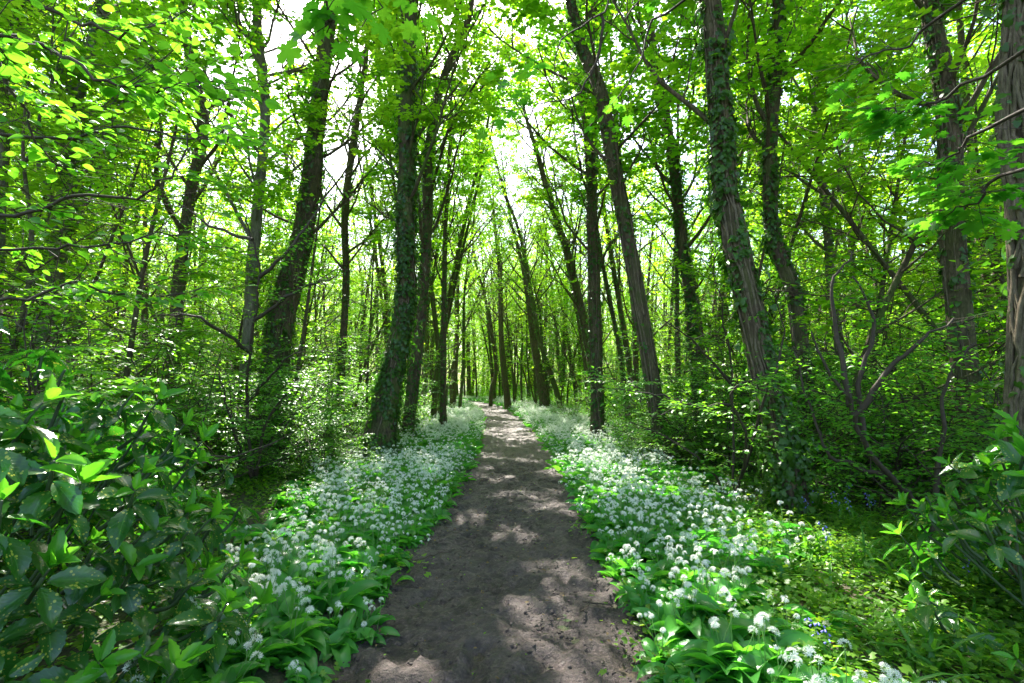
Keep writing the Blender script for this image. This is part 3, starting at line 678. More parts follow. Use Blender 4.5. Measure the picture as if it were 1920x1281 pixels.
bough('beech_sapling', [
    [(-3.2, 2.3, 2.0), A(-60, 420, 2.6), A(60, 398, 2.6), A(150, 368, 2.6), A(250, 368, 2.6), A(320, 330, 2.6), A(370, 250, 2.7), A(420, 190, 2.8)],
    [(-3.1, 2.3, 2.9), A(-60, 40, 2.2), A(10, 150, 2.2), A(60, 240, 2.3), A(105, 330, 2.4)],
    [(-3.1, 2.3, 3.1), A(-60, 60, 1.9), A(80, 80, 2.1), A(170, 140, 2.0), A(280, 170, 2.1), A(400, 150, 2.2)],
    [(-3.1, 2.4, 2.9), A(100, 260, 2.9), A(230, 240, 3.0), A(360, 260, 3.1), A(480, 250, 3.2)],
    [(-3.2, 2.4, 2.2), A(60, 470, 3.2), A(200, 460, 3.3), A(330, 440, 3.5), A(440, 470, 3.6)],
    [(-3.1, 2.4, 1.9), A(40, 560, 3.0), A(140, 530, 3.1), A(250, 560, 3.3), A(380, 540, 3.5)],
    [(-3.0, 2.4, 3.8), A(120, 30, 2.6), A(240, 60, 2.6), A(370, 20, 2.7)]],
    OVALH, .072, M['beech'], 'beech sapling whose boughs of oval bright leaves reach in above the spotted laurel', 401, tw=5, trunk=trunkB, root_at=B0)
E0 = at(478, 900, 8.2); E0[2] = gz(E0[0], E0[1]) - .05
bough('hazel_tree', [
    [E0, A(462, 760, 8.0), A(468, 660, 7.6), A(486, 520, 7.2), A(470, 440, 7), A(447, 372, 6.8)],
    [A(486, 520, 7.2), A(540, 470, 7), A(590, 400, 7.1), A(625, 335, 7.1)],
    [A(475, 450, 7), A(400, 425, 7.2), A(330, 380, 7.3)], [A(475, 600, 7.4), A(560, 545, 7), A(630, 520, 6.8)], [A(468, 660, 7.6), A(380, 600, 6.8), A(300, 590, 6.6)],
    [E0, A(430, 780, 7.6), A(410, 700, 7.2)], [E0, A(500, 790, 7.6), A(560, 720, 7.2)], [A(462, 760, 8), A(510, 700, 7.5), A(570, 650, 7)]],
    OVAL, .06, M['under'], 'dark forked hazel stem with flat sprays of leaves beside the broad rough-barked tree', 402, tw=6, twl=.5, k=9, root_at=E0, rad=.03)
S0 = (-1.9, -1.0, -.1)
bough('sycamore_sapling', [
    [(-1.7, -.8, 3.3), (-1.2, .3, 3.5), A(590, -30, 1.75), A(605, 30, 1.8), A(612, 55, 1.85)],
    [(-1.2, .3, 3.5), (-.9, 1.1, 3.5), A(690, -40, 2.0), A(690, 50, 2.05)],
    [(-1.2, .3, 3.5), (-.5, 1.2, 3.6), A(785, -50, 2.1), A(788, 15, 2.15)]],
    SYC, .1, M['sycn'], 'young sycamore whose few large lobed leaves hang down at the top middle of the view', 403, tw=2, twl=.12, k=4, root_at=S0, rad=.008, flat=1, tilt=.5,
    trunk=[S0, (-1.95, -.95, 1.4), (-1.8, -.85, 2.8), (-1.7, -.8, 3.6)], clear=1.2)
S1 = (2.9, 1.6, -.1)
bough('sycamore_tree', [
    [(2.75, 1.9, 4.2), (2.2, 3.0, 4.6), A(1180, -60, 4.0), A(1130, 20, 4.0), A(1050, 80, 4.0), A(1036, 170, 4.0)],
    [A(1130, 20, 4.0), A(1120, 110, 4.1), A(1080, 180, 4.2), A(990, 200, 4.3)],
    [(2.2, 3.0, 4.6), A(1250, 20, 4.3), A(1200, 110, 4.4), A(1160, 190, 4.5)],
    [(2.8, 1.8, 3.6), A(1780, 20, 3.2), A(1700, 90, 3.4), A(1640, 100, 3.6), A(1585, 130, 3.8)],
    [(2.8, 1.8, 3.4), A(1810, 160, 3.2), A(1740, 200, 3.4), A(1680, 210, 3.6), A(1610, 200, 3.8)],
    [(2.8, 1.8, 3.0), A(1850, 240, 2.9), A(1790, 290, 3.1), A(1720, 310, 3.3)],
    [(2.8, 1.8, 2.7), A(1880, 330, 2.9), A(1830, 380, 3.1), A(1770, 400, 3.3)]],
    SYC, .105, M['sycn'], 'sycamore just out of view whose lit lobed leaves spread across the top right', 404, tw=4, twl=.4, k=6, root_at=S1, rad=.014, flat=.4,
    trunk=[S1, (2.95, 1.6, 1.4), (2.85, 1.7, 3.0), (2.75, 1.9, 4.4), (2.6, 2.0, 6.0)], clear=1.3)
D0 = at(1745, 1015, 5.2); D0[2] = gz(D0[0], D0[1]) - .05
bough('elder_shrub', [
    [D0, A(1715, 950, 5.2), A(1680, 905, 5.2), A(1600, 870, 5.2), A(1552, 850, 5.2), A(1520, 760, 5.2), A(1490, 660, 5.3)],
    [A(1680, 905, 5.2), A(1620, 830, 5.1), A(1595, 760, 5.0), A(1545, 680, 5.0), A(1520, 620, 5.0)],
    [A(1620, 830, 5.1), A(1610, 720, 5.1), A(1640, 600, 5.1), A(1600, 520, 5.2)],
    [A(1600, 780, 5.0), A(1660, 700, 4.9), A(1720, 640, 4.8), A(1790, 600, 4.8)],
    [A(1595, 760, 5.0), A(1570, 640, 5.2), A(1560, 540, 5.3), A(1600, 470, 5.4)],
    [D0, A(1760, 860, 5.3), A(1775, 720, 5.3), A(1830, 640, 5.2)]],
    OVAL, .068, M['under'], 'crooked dark elder with a low sideways stem right of the thick leaning tree', 405, tw=5, twl=.42, k=8, root_at=D0, rad=.032, flat=.25, tilt=.25)
L0 = at(1375, 900, 7.2); L0[2] = gz(L0[0], L0[1]) - .05
bough('hazel_shrub', [[L0, A(1370, 700, 7), A(1350, 560, 6.6), A(1330, 450, 6.4)], [A(1370, 720, 7), A(1300, 640, 6.6), A(1240, 600, 6.3)], [A(1370, 760, 7), A(1300, 760, 6.5), A(1230, 740, 6.2), A(1150, 730, 6.4)],
    [L0, A(1430, 760, 6), A(1470, 640, 5.8), A(1450, 540, 5.6)], [L0, A(1400, 830, 6), A(1370, 740, 5.5), A(1440, 700, 5.3)], [L0, A(1300, 850, 6.6), A(1180, 790, 6.8)]],
    OVAL, .07, M['under'], 'bright-leaved hazel shrub fanning out left of the thick leaning trunk', 406, tw=6, twl=.5, k=9, root_at=L0, rad=.02, flat=.2, tilt=.22)

# ------------------------------------------------------------------ spotted laurels
def laurel(c, rad, n, seed, label, ymax=None, leafL=.2):
    r = np.random.default_rng(seed); root = empty('spotted_laurel_bush', (c[0], c[1], float(gz(c[0], c[1]))), label, 'bush')
    st, old, yg = MB(), MB(), MB(); rad = np.array(rad, float)
    tips = []; tries = 0
    while len(tips) < n and tries < 20000:
        tries += 1; v = nrmz(r.normal(0, 1, 3)); v[2] = abs(v[2]) * 1.0
        f = r.uniform(.55, 1.0) ** .5; bum = 1 + .16 * (fbm(np.array([v[0] * 2.5 + 7]), np.array([v[1] * 2.5 + v[2] * 2.5]), 2, seed)[0] - .5) * 2
        p = v * rad * f * bum
        if p[2] < .12: continue
        w = p + np.array([c[0], c[1], 0])
        if np.linalg.norm(w - np.array([0, 0, CAM_H])) < .85 or pdist(w[0], w[1]) < .95: continue
        if any(np.sum((p - q) ** 2) < .095 ** 2 for q, _ in tips): continue
        tips.append((p, v))
    for p, v in tips:
        d = nrmz(np.array([v[0] * .5, v[1] * .5, .55]) + r.normal(0, .12, 3))
        b = p - d * r.uniform(.12, .25) - np.array([v[0] * .06, v[1] * .06, .03])
        if r.random() < .16: b = np.array([r.normal(0, .1), r.normal(0, .1), -.05])
        tube(st, resample([b, (b + p) / 2 + np.array([0, 0, -.04]), p - d * .04, p], 9), np.linspace(.011, .006, 9), 6)
        n1 = int(r.integers(5, 9)); az = r.uniform(0, 6.28) + np.arange(n1) * 2.4 + r.normal(0, .2, n1); el = r.uniform(-.45, .35, n1)
        x, y, z = nrmz(np.cross(d, [1, .1, 0])), None, d; y = np.cross(z, x)
        fw = np.cos(az)[:, None] * np.cos(el)[:, None] * x + np.sin(az)[:, None] * np.cos(el)[:, None] * y + np.sin(el)[:, None] * z
        nn = d + r.normal(0, .18, (n1, 3)); pp = p - d[None] * r.uniform(.0, .09, n1)[:, None] + fw * .015
        leaves(old, AUC, pp, fw, nn, leafL * r.uniform(.45, 1.1, n1), bend=r.uniform(-.15, .55, n1), width=1.1)
        if r.random() < (.72 if v[2] > .25 else .42):
            n2 = int(r.integers(3, 7)); az = r.uniform(0, 6.28) + np.arange(n2) * 2.4; el = r.uniform(.45, 1.25, n2)
            fw = np.cos(az)[:, None] * np.cos(el)[:, None] * x + np.sin(az)[:, None] * np.cos(el)[:, None] * y + np.sin(el)[:, None] * z
            q = p + d * .05; tube(st, np.array([p, q]), .005, 5); ll = r.uniform(.55, 1.0)
            leaves(yg, AUCY, np.repeat(q[None], n2, 0) + fw * .008, fw, d * 1.0 - fw * .5 + r.normal(0, .1, (n2, 3)), leafL * .8 * ll * r.uniform(.6, 1.1, n2), bend=r.uniform(-.2, .9, n2))
    st.obj('stems', M['young_stem'], root); old.obj('leaves', M['auc'], root); yg.obj('young_leaves', M['aucy'], root); return root
laurel((-2.72, 2.4), (1.54, 1.72, 1.88), 300, 501, 'big glossy spotted laurel bush with lime new shoots beside the near left garlic')
laurel((-3.9, 4.6), (1.5, 1.2, 1.55), 130, 502, 'spotted laurel bush set back behind the biggest one')
laurel((3.35, 3.05), (1.0, .95, 1.45), 92, 503, 'spotted laurel bush with large drooping leaves near the vine-netted tree at the right')

# ------------------------------------------------------------------ wild garlic
def umbel(r, mb, p, top, rad, nf, lod):
    tube(mb, resample([p, (p + top) / 2 + r.normal(0, .01, 3), top], 4 if lod == 0 else 3), .0022, 4 if lod == 0 else 3, mat=1)
    v = nrmz(r.normal(0, 1, (nf, 3)) + np.array([0, 0, .75])); v[:, 2] = np.where(v[:, 2] < -.2, -v[:, 2], v[:, 2]); c = top + v * rad * r.uniform(.75, 1.05, nf)[:, None]
    if lod == 0:
        for k in range(nf): mb.add(np.array([top, top + [.0012, 0, 0], c[k]]), None, tris=[[0, 1, 2]], mat=1)
    a = nrmz(np.cross(v, np.array([.3, .2, 1.]) + r.normal(0, .3, (nf, 3)))); b = np.cross(v, a)
    npet = 6 if lod == 0 else (5 if lod == 1 else 3); ps = .0175 if lod == 0 else (.0165 if lod == 1 else .023)
    for j in range(npet):
        th = j * 2 * math.pi / npet; f = a * math.cos(th) + b * math.sin(th) + v * .35
        leaves(mb, PETAL if lod == 0 else PETAL2, c, f, v, ps, mat=0, width=1.0 if lod < 2 else 1.3)
PETAL = (np.array([[0, 0, 0], [.5, .12, .03], [1, 0, .12], [.5, -.12, .03]]), np.array([[0, 2, 1], [0, 3, 2]]), np.zeros((4, 2)))
PETAL2 = (np.array([[0, -.1, 0], [.55, .19, .02], [1, 0, .1], [.55, -.19, .02], [0, .1, 0]])[[0, 3, 2, 1]], np.array([[0, 1, 2], [0, 2, 3]]), np.zeros((4, 2)))
def garlic_parts(seed, lod, nfl):
    r = np.random.default_rng(seed); lf, fl = MB(), []
    n = (13, 11, 7)[lod]
    az = r.uniform(0, 6.28, n); el = r.uniform(.6, 1.4, n); fw = np.column_stack([np.cos(az) * np.cos(el), np.sin(az) * np.cos(el), np.sin(el)])
    nn = UP[None] - fw * .3 + r.normal(0, .15, (n, 3)); pos = np.column_stack([r.normal(0, .045, (n, 2)), np.full(n, -.01)])
    leaves(lf, GAR if lod < 2 else GAR2, pos, fw, nn, r.uniform(.2, .32, n), bend=r.uniform(1.1, 2.2, n), width=1.25 if lod < 2 else 1.5)
    for i in range(nfl):
        fl.append(MB()); p = np.append(r.normal(0, .05, 2), 0); top = p + np.array([r.normal(0, .05), r.normal(0, .05), r.uniform(.2, .37)])
        umbel(r, fl[-1], p, top, r.uniform(.014, .03), int((15, 10, 7)[lod] * r.uniform(.6, 1.15)), lod)
    return lf, fl
def garlic_proto(seed, lod, nfl, link):
    lf, fl = garlic_parts(seed, lod, nfl)
    if link:
        root = empty('wild_garlic_plant', (0, 0, -30)); lf.obj('leaves', M['garlic'], root)
        for f in fl: f.obj('flower_head', [M['petal'], M['stalk']], root)
        return root
    mb = MB()
    for src, off in [(lf, 0)] + [(f, 1) for f in fl]:
        base = mb.n
        if not src.v: continue
        mb.v += src.v; mb.uv += src.uv
        mb.t += [(a + base, m + off) for a, m in src.t]; mb.q += [(a + base, m + off) for a, m in src.q]; mb.n += src.n
    return mb.obj('garlic_source', [M['garlic'], M['petal'], M['stalk']], link=False)

def scatter(name, pts, rots, scl, idx, sources, label, mat_kind='stuff'):
    col = bpy.data.collections.new(name + '_sources')
    for i, o in enumerate(sources): o.name = f'{name}_src_{i:02d}'; col.objects.link(o)
    me = bpy.data.meshes.new(name); me.vertices.add(len(pts)); me.vertices.foreach_set('co', np.asarray(pts, np.float32).ravel())
    a = me.attributes.new('rot', 'FLOAT_VECTOR', 'POINT'); a.data.foreach_set('vector', np.asarray(rots, np.float32).ravel())
    a = me.attributes.new('scl', 'FLOAT', 'POINT'); a.data.foreach_set('value', np.asarray(scl, np.float32))
    a = me.attributes.new('idx', 'INT', 'POINT'); a.data.foreach_set('value', np.asarray(idx, np.int32))
    o = bpy.data.objects.new(name, me); COL.objects.link(o); tag(o, label, kind=mat_kind)
    ng = bpy.data.node_groups.new(name, 'GeometryNodeTree')
    ng.interface.new_socket('Geometry', in_out='INPUT', socket_type='NodeSocketGeometry'); ng.interface.new_socket('Geometry', in_out='OUTPUT', socket_type='NodeSocketGeometry')
    gi, go = ng.nodes.new('NodeGroupInput'), ng.nodes.new('NodeGroupOutput')
    ip, ci = ng.nodes.new('GeometryNodeInstanceOnPoints'), ng.nodes.new('GeometryNodeCollectionInfo')
    ci.inputs['Collection'].default_value = col; ci.inputs['Separate Children'].default_value = True; ci.inputs['Reset Children'].default_value = True
    ip.inputs['Pick Instance'].default_value = True
    def na(n, t):
        x = ng.nodes.new('GeometryNodeInputNamedAttribute'); x.data_type = t; x.inputs['Name'].default_value = n; return x.outputs['Attribute']
    L = ng.links; L.new(gi.outputs[0], ip.inputs['Points']); L.new(ci.outputs[0], ip.inputs['Instance'])
    L.new(na('rot', 'FLOAT_VECTOR'), ip.inputs['Rotation']); L.new(na('scl', 'FLOAT'), ip.inputs['Scale']); L.new(na('idx', 'INT'), ip.inputs['Instance Index'])
    L.new(ip.outputs[0], go.inputs[0]); md = o.modifiers.new('scatter', 'NODES'); md.node_group = ng
    return o

def in_view(x, y, m=.6): return (np.abs(x) < y * 1.02 + m) & (y > .6)
def gpoints(r, n, x0, x1, y0, y1):
    x = r.uniform(x0, x1, n); y = r.uniform(y0, y1, n); return x, y
def garlic_mask(r, x, y):
    d = pdist(x, y); n = fbm(x * .7, y * .7, 3, 31)
    edge = .89 + .10 * (fbm(x * 1.8, y * 1.8, 2, 77) - .5) * 2
    left = x < PATHX(y)
    outer = np.where(left, np.interp(y, [2, 5, 9, 14, 25, 60], [1.6, 2.4, 3.4, 4.2, 5.5, 7.0]), np.interp(y, [2, 3, 5, 9, 14, 25, 60], [1.85, 1.8, 2.45, 3.2, 3.6, 4.5, 7.0]))
    prob = smooth(outer * 1.12, outer * .82, d) * (d > edge)
    return r.random(len(x)) < prob
def PATHX(y): return np.interp(y, PL[:, 1][:350], PL[:, 0][:350])
r = np.random.default_rng(61)
# candidate points, dense near, thinner far
X, Y_ = [], []
for (y0, y1, x0, x1, dens) in ((.9, 5.5, -5, 5, 44), (5.5, 14, -7, 7, 38), (14, 28, -9, 9, 24), (28, 58, -16, 12, 9)):
    n = int((y1 - y0) * (x1 - x0) * dens); a, b = gpoints(r, n, x0, x1, y0, y1); X.append(a); Y_.append(b)
X, Y_ = np.concatenate(X), np.concatenate(Y_)
m = garlic_mask(r, X, Y_) & in_view(X, Y_); X, Y_ = X[m], Y_[m]
D = pdist(X, Y_); Zg = gz(X, Y_)
fl = fbm(X * .9, Y_ * .6, 3, 91)
flw = smooth(.36, .53, fl + np.where(Y_ < 4.2, -.05, .10)); hasf = r.random(len(X)) < np.clip(flw, .08, .8)
order = np.argsort(np.hypot(X, Y_)); near = order[:300]; rest = order[300:]
GP = [garlic_proto(700 + i, 0, nf_, True) for i, nf_ in enumerate((0, 0, 0, 2, 3, 4))]
used_g = set()
for q in near:
    k = (3 + int(r.integers(3))) if hasf[q] else int(r.integers(3)); side = 'left' if X[q] < 0 else 'right'; edge = D[q] < 1.15
    pr = GP[k]; o = pr if k not in used_g else copy_tree(pr); used_g.add(k)
    o.location = (X[q], Y_[q], Zg[q] - .01); lean = .35 if edge else .1; s = -1 if X[q] > 0 else 1
    o.rotation_euler = (r.normal(0, .08), lean * s * r.uniform(.2, 1.2), r.uniform(0, 6.28)); sc = r.uniform(.7, 1.1) * (.8 if edge else 1); o.scale = (sc, sc, sc)
    w = 'in white flower' if k > 2 else 'without flowers'; pl = 'on the mud edge' if edge else 'away from the mud'
    tag(o, f'near wild garlic plant {w}, {side} of the path, {pl}', 'wildflower', f'near wild garlic plants {w}, {side}, {pl}')
for k, pr in enumerate(GP):
    if k not in used_g: unused_fix(pr)
srcs = [garlic_proto(720 + i, lod, nf_, False) for i, (lod, nf_) in enumerate(((0, 0), (0, 0), (0, 2), (0, 4), (1, 0), (1, 0), (1, 3), (1, 6), (2, 0), (2, 8), (2, 11)))]
for side in ('left', 'right'):
    sel = rest[(X[rest] < PATHX(Y_[rest])) == (side == 'left')]; n = len(sel); yy = Y_[sel]; h = hasf[sel]; rr = r.random(n)
    idx = np.where(yy < 6, np.where(h, 2 + (rr < .5), (rr < .5) * 1), np.where(yy < 15, np.where(h, 6 + (rr < .5), 4 + (rr < .5)), np.where(h, 9 + (rr < .5), 8)))
    edge = (D[sel] < 1.1)
    rot = np.column_stack([r.normal(0, .1, n), r.normal(0, .1, n) + edge * .3 * (1 if side == 'left' else -1), r.uniform(0, 6.28, n)])
    scatter('wild_garlic_carpet', np.column_stack([X[sel], yy, Zg[sel] - .01]), rot, r.uniform(.75, 1.15, n) * np.where(edge, .85, 1), idx, [s.copy() for s in srcs],
            f'carpet of white-flowered wild garlic filling the bank {side} of the path')

# ------------------------------------------------------------------ low ground cover
def herb_src(seed):
    r = np.random.default_rng(seed); mb = MB(); n = 46
    az = r.uniform(0, 6.28, n); pos = np.column_stack([r.normal(0, .11, (n, 2)), r.uniform(.01, .13, n)])
    fw = np.column_stack([np.cos(az), np.sin(az), r.uniform(-.2, .5, n)]); leaves(mb, OVAL if seed % 2 else LOBE, pos, fw, UP + r.normal(0, .35, (n, 3)), r.uniform(.018, .05, n))
    return mb.obj('herb', M['ground_leaf'], link=False)
def ivyg_src(seed):
    r = np.random.default_rng(seed); mb = MB(); n = 26
    az = r.uniform(0, 6.28, n); pos = np.column_stack([r.normal(0, .14, (n, 2)), r.uniform(.01, .1, n)])
    fw = np.column_stack([np.cos(az), np.sin(az), r.uniform(-.4, .1, n)]); leaves(mb, IVYL, pos, fw, UP + r.normal(0, .3, (n, 3)), r.uniform(.04, .075, n))
    return mb.obj('ivyg', M['ivy'], link=False)
def grass_src(seed, L=.3):
    r = np.random.default_rng(seed); mb = MB(); n = 22
    az = r.uniform(0, 6.28, n); el = r.uniform(.8, 1.45, n); fw = np.column_stack([np.cos(az) * np.cos(el), np.sin(az) * np.cos(el), np.sin(el)])
    leaves(mb, BLADE, np.column_stack([r.normal(0, .04, (n, 2)), np.full(n, -.01)]), fw, UP - fw * .5 + r.normal(0, .2, (n, 3)), r.uniform(.5, 1.1, n) * L, bend=r.uniform(.2, 1.0, n))
    return mb.obj('grassb', M['grass'], link=False)
def cover(name, kind_srcs, boxes, label, seed, pick=None, smin=.8, smax=1.3, cond=None):
    r = np.random.default_rng(seed); X, Y = [], []
    for (x0, x1, y0, y1, dens) in boxes:
        a, b = gpoints(r, int((x1 - x0) * (y1 - y0) * dens), x0, x1, y0, y1); X.append(a); Y.append(b)
    X, Y = np.concatenate(X), np.concatenate(Y); m = in_view(X, Y, 1.0) & (pdist(X, Y) > .84)
    if cond is not None: m &= cond(X, Y, r)
    X, Y = X[m], Y[m]; n = len(X)
    scatter(name, np.column_stack([X, Y, gz(X, Y)]), np.column_stack([r.normal(0, .1, n), r.normal(0, .1, n), r.uniform(0, 6.28, n)]), r.uniform(smin, smax, n), r.integers(0, len(kind_srcs), n), kind_srcs, label)
cover('low_herbs', [herb_src(800 + i) for i in range(4)], [(.7, 5.5, 1.2, 6, 45), (-9, -.7, 1.5, 9, 16), (-14, 14, 9, 30, 5), (1.5, 9, 6, 9, 14)], 'low yellow-green herbs among the garlic and under the trees', 81,
      cond=lambda X, Y, r: r.random(len(X)) < np.clip(smooth(1.3, 2.2, pdist(X, Y)) + .45 * (pdist(X, Y) < 1.05), .05, 1))
cover('ground_ivy', [ivyg_src(810 + i) for i in range(3)], [(2.3, 7, 1.2, 8, 24), (-8, -3, 2, 9, 14), (-16, 16, 8, 26, 4)], 'dark ivy leaves trailing over the woodland floor', 82,
      cond=lambda X, Y, r: (fbm(X * .8, Y * .8, 2, 55) > .46) & (pdist(X, Y) > 2.0))
cover('woodland_grass', [grass_src(820 + i) for i in range(3)] + [grass_src(825, .42)], [(1.4, 6, 1.2, 8, 9), (-8, -1.6, 2, 14, 2.5), (1.4, 8, 8, 20, 4), (-12, 12, 14, 40, 1.2)], 'tufts of fine woodland grass and bluebell leaves', 83,
      cond=lambda X, Y, r: fbm(X * .9, Y * .9, 2, 66) > .42)
# far undergrowth seen as a mass between the trunks
def brush_src(seed):
    r = np.random.default_rng(seed); mb = MB(); n = 900
    v = nrmz(r.normal(0, 1, (n, 3))) * r.uniform(.4, 1, (n, 1)) ** .5; v[:, 2] = np.abs(v[:, 2]); pos = v * np.array([1.3, 1.3, 1.5])
    az = r.uniform(0, 6.28, n); fw = np.column_stack([np.cos(az), np.sin(az), r.normal(0, .25, n)]); leaves(mb, DIA, pos, fw, UP + r.normal(0, .4, (n, 3)), r.uniform(.07, .14, n), width=1.2)
    return mb.obj('brush', M['canopy_b' if seed % 2 else 'canopy'], link=False)
def far_wood_src(seed):
    r = np.random.default_rng(seed); mb = MB(); H = 16
    tp = resample([(0, 0, -.3), (r.normal(0, .3), 0, 5), (r.normal(0, .8), 0, 10), (r.normal(0, 1.2), 0, H)], 10); tube(mb, tp, np.linspace(.2, .04, 10), 6, mat=1)
    for k in range(7):
        b = wander(r, tp[3 + k % 6], (r.normal(), r.normal(), 1.6), 5, 5, .1, .05); tube(mb, b, np.linspace(.07, .02, 6), 4, mat=1)
    n = 2600; c = np.column_stack([r.normal(0, 1.9, (60, 2)), r.uniform(.6, H, 60)]); pos = c[r.integers(0, 60, n)] + r.normal(0, .6, (n, 3))
    az = r.uniform(0, 6.28, n); fw = np.column_stack([np.cos(az), np.sin(az), r.normal(0, .3, n)]); leaves(mb, DIA, pos, fw, UP + r.normal(0, .45, (n, 3)), r.uniform(.12, .22, n), width=1.2)
    return mb.obj('farw', [M['canopy_b'], M['bark']], link=False)
rr_ = np.random.default_rng(91)
n = 760; y = rr_.uniform(16, 70, n); x = rr_.uniform(-1, 1, n) * (6 + y); m = pdist(x, y) > np.where(y < 40, 3.2, 2.2); x, y = x[m], y[m]; n = len(x)
scatter('undergrowth', np.column_stack([x, y, gz(x, y) - .2]), np.column_stack([np.zeros((n, 2)), rr_.uniform(0, 6.28, n)]), rr_.uniform(.5, 1.5, n) * np.where(pdist(x, y) < 4.5, .6, 1), rr_.integers(0, 3, n), [brush_src(830 + i) for i in range(3)], 'dense bright undergrowth massed between the far trunks')
n = 480; y = rr_.uniform(55, 140, n); x = rr_.uniform(-1.1, 1.1, n) * y; k = n
scatter('far_woods', np.column_stack([x, y, gz(x, y) - .2]), np.column_stack([np.zeros((k, 2)), rr_.uniform(0, 6.28, k)]), rr_.uniform(.85, 1.3, k), rr_.integers(0, 3, k), [far_wood_src(840 + i) for i in range(3)], 'sunlit far wood closing the view behind the trees')

# ------------------------------------------------------------------ bluebells
def bluebell():
    r = np.random.default_rng(900); root = empty('bluebell', (0, 0, 0)); st, lf = MB(), MB()
    p = resample([(0, 0, 0), (.005, 0, .15), (.02, .01, .27), (.07, .02, .33)], 14); tube(st, p, np.linspace(.0035, .0018, 14), 5)
    for i in range(8):
        c = p[6 + i] if i < 8 else p[-1]; a = i * 2.1; d = np.array([math.cos(a) * .6, math.sin(a) * .6, -.7]); d = nrmz(d)
        s = c + np.array([math.cos(a), math.sin(a), -.1]) * .014; e = s + d * .02
        be = MB(); tube(be, np.array([s, s + d * .006, e - d * .004, e]), np.array([.002, .0055, .006, .0085]), 6); be.obj('flower_bell', M['bell'], root)
    az = r.uniform(0, 6.28, 6); leaves(lf, BLADE, np.zeros((6, 3)), np.column_stack([np.cos(az) * .5, np.sin(az) * .5, np.ones(6)]), UP - np.column_stack([np.cos(az) * .6, np.sin(az) * .6, np.zeros(6)]), r.uniform(.2, .3, 6), bend=r.uniform(.5, 1.2, 6), width=1.3)
    st.obj('stem', M['stalk'], root); lf.obj('leaves', M['grass'], root); return root
bb = bluebell(); r = np.random.default_rng(77); first = True
spots = [(1445, 915, 6.4), (1462, 880, 7.2), (1515, 940, 5.9), (1520, 915, 6.1), (1530, 900, 6.6), (1560, 915, 6.2), (1578, 925, 6.0), (1585, 905, 6.6), (1592, 930, 5.8), (1630, 920, 6.0), (1640, 915, 6.3),
         (1170, 858, 9.5), (1195, 862, 9.3), (1555, 1165, 2.9), (1530, 1150, 3.0), (1810, 1040, 3.9), (1730, 930, 5.7), (1555, 1020, 4.4)]
for (px, py, Y) in spots:
    w = at(px, py, Y); o = bb if first else copy_tree(bb); first = False
    o.location = (w[0], w[1], float(gz(w[0], w[1]))); s = r.uniform(.75, 1.1); o.scale = (s, s, s); o.rotation_euler = (0, 0, r.uniform(0, 6.28))
    wh = 'beside the foot of the thick leaning tree' if px > 1400 and Y > 4 else ('among the garlic under the tree with dark ivy at its foot' if Y > 8 else 'in the near right-hand herbs by the garlic')
    tag(o, f'violet-blue bluebell {wh}', 'wildflower', f'bluebells {wh}')

# ------------------------------------------------------------------ things on the path
def twig_thing(a, b, rad, label, seed):
    r = np.random.default_rng(seed); a, b = np.array([*a, .012]), np.array([*b, .012]); L = np.linalg.norm(b - a)
    p = np.array([a + (b - a) * t for t in np.linspace(0, 1, 10)]); p[:, :2] += r.normal(0, L * .03, (10, 2)); p[:, 2] += np.abs(r.normal(0, .006, 10)); p = resample(p, 20) - a
    mb = MB(); tube(mb, p, np.linspace(rad, rad * .4, 20), 6, rough=.2, seed=seed)
    if L > .2: tube(mb, wander(r, p[11], (p[-1] - p[0]) + r.normal(0, L * .6, 3) * [1, 1, 0], L * .3, 5, .1, 0), np.linspace(rad * .6, rad * .2, 6), 5)
    o = mb.obj('fallen_twig', M['twig']); o.location = a; tag(o, label, 'twig', None)
gp = lambda px, py: at(px, py, CAM_H / math.tan(math.atan((py - 640.5) / F) - PITCH))[:2]
for i, (a, b, rd, lb) in enumerate([((780, 1052), (850, 1035), .006, 'longest dark twig lying at the left edge of the muddy path'), ((840, 1000), (885, 1006), .005, 'short twig on the left of the path above the longest one'),
        ((1095, 1133), (1170, 1140), .006, 'dark twig on the bright mud at the right edge of the path'), ((936, 1105), (950, 1088), .004, 'tiny twig on the big sunlit patch of mud'),
        ((963, 982), (975, 995), .004, 'tiny twig in the small sunlit patch in mid path'), ((1090, 1150), (1110, 1128), .004, 'thin twig slanting beside the dark twig at the right edge'),
        ((1040, 936), (1055, 942), .005, 'bent twig near the right garlic edge farther up the path')]):
    twig_thing(gp(*a), gp(*b), rd, lb, 950 + i)
for i, (x, y, dx, dy, lb) in enumerate(((2.35, 3.3, .5, .22, 'grey fallen stick half sunk in the sunlit herbs'), (3.0, 4.6, -.6, .3, 'fallen stick lying before the crooked elder'), (-2.6, 7.4, .5, .5, 'fallen stick in the garlic near the mossy tree'))):
    z = float(gz(x, y)); twig_thing((x, y), (x + dx, y + dy), .011, lb, 980 + i); o_ = COL.objects[-1] if False else bpy.data.objects[[k for k in bpy.data.objects.keys() if k.startswith('fallen_twig')][-1]]; o_.location.z = z + .05
rr_ = np.random.default_rng(99); n = 700; y = rr_.uniform(1.8, 14, n) ; u = rr_.normal(0, .75, n); x = PATHX(y) + np.clip(u, -1.05, 1.05); k = n
fx = rr_.uniform(1, 6, 2600); fy = rr_.uniform(1.5, 9, 2600); q_ = pdist(fx, fy) > 1.3; x = np.concatenate([x, fx[q_]]); y = np.concatenate([y, fy[q_]]); k = n = len(x); lz = np.where(pdist(x, y) < 1.2, .006, gz(x, y) + rr_.uniform(.01, .06, n))
mbs = []
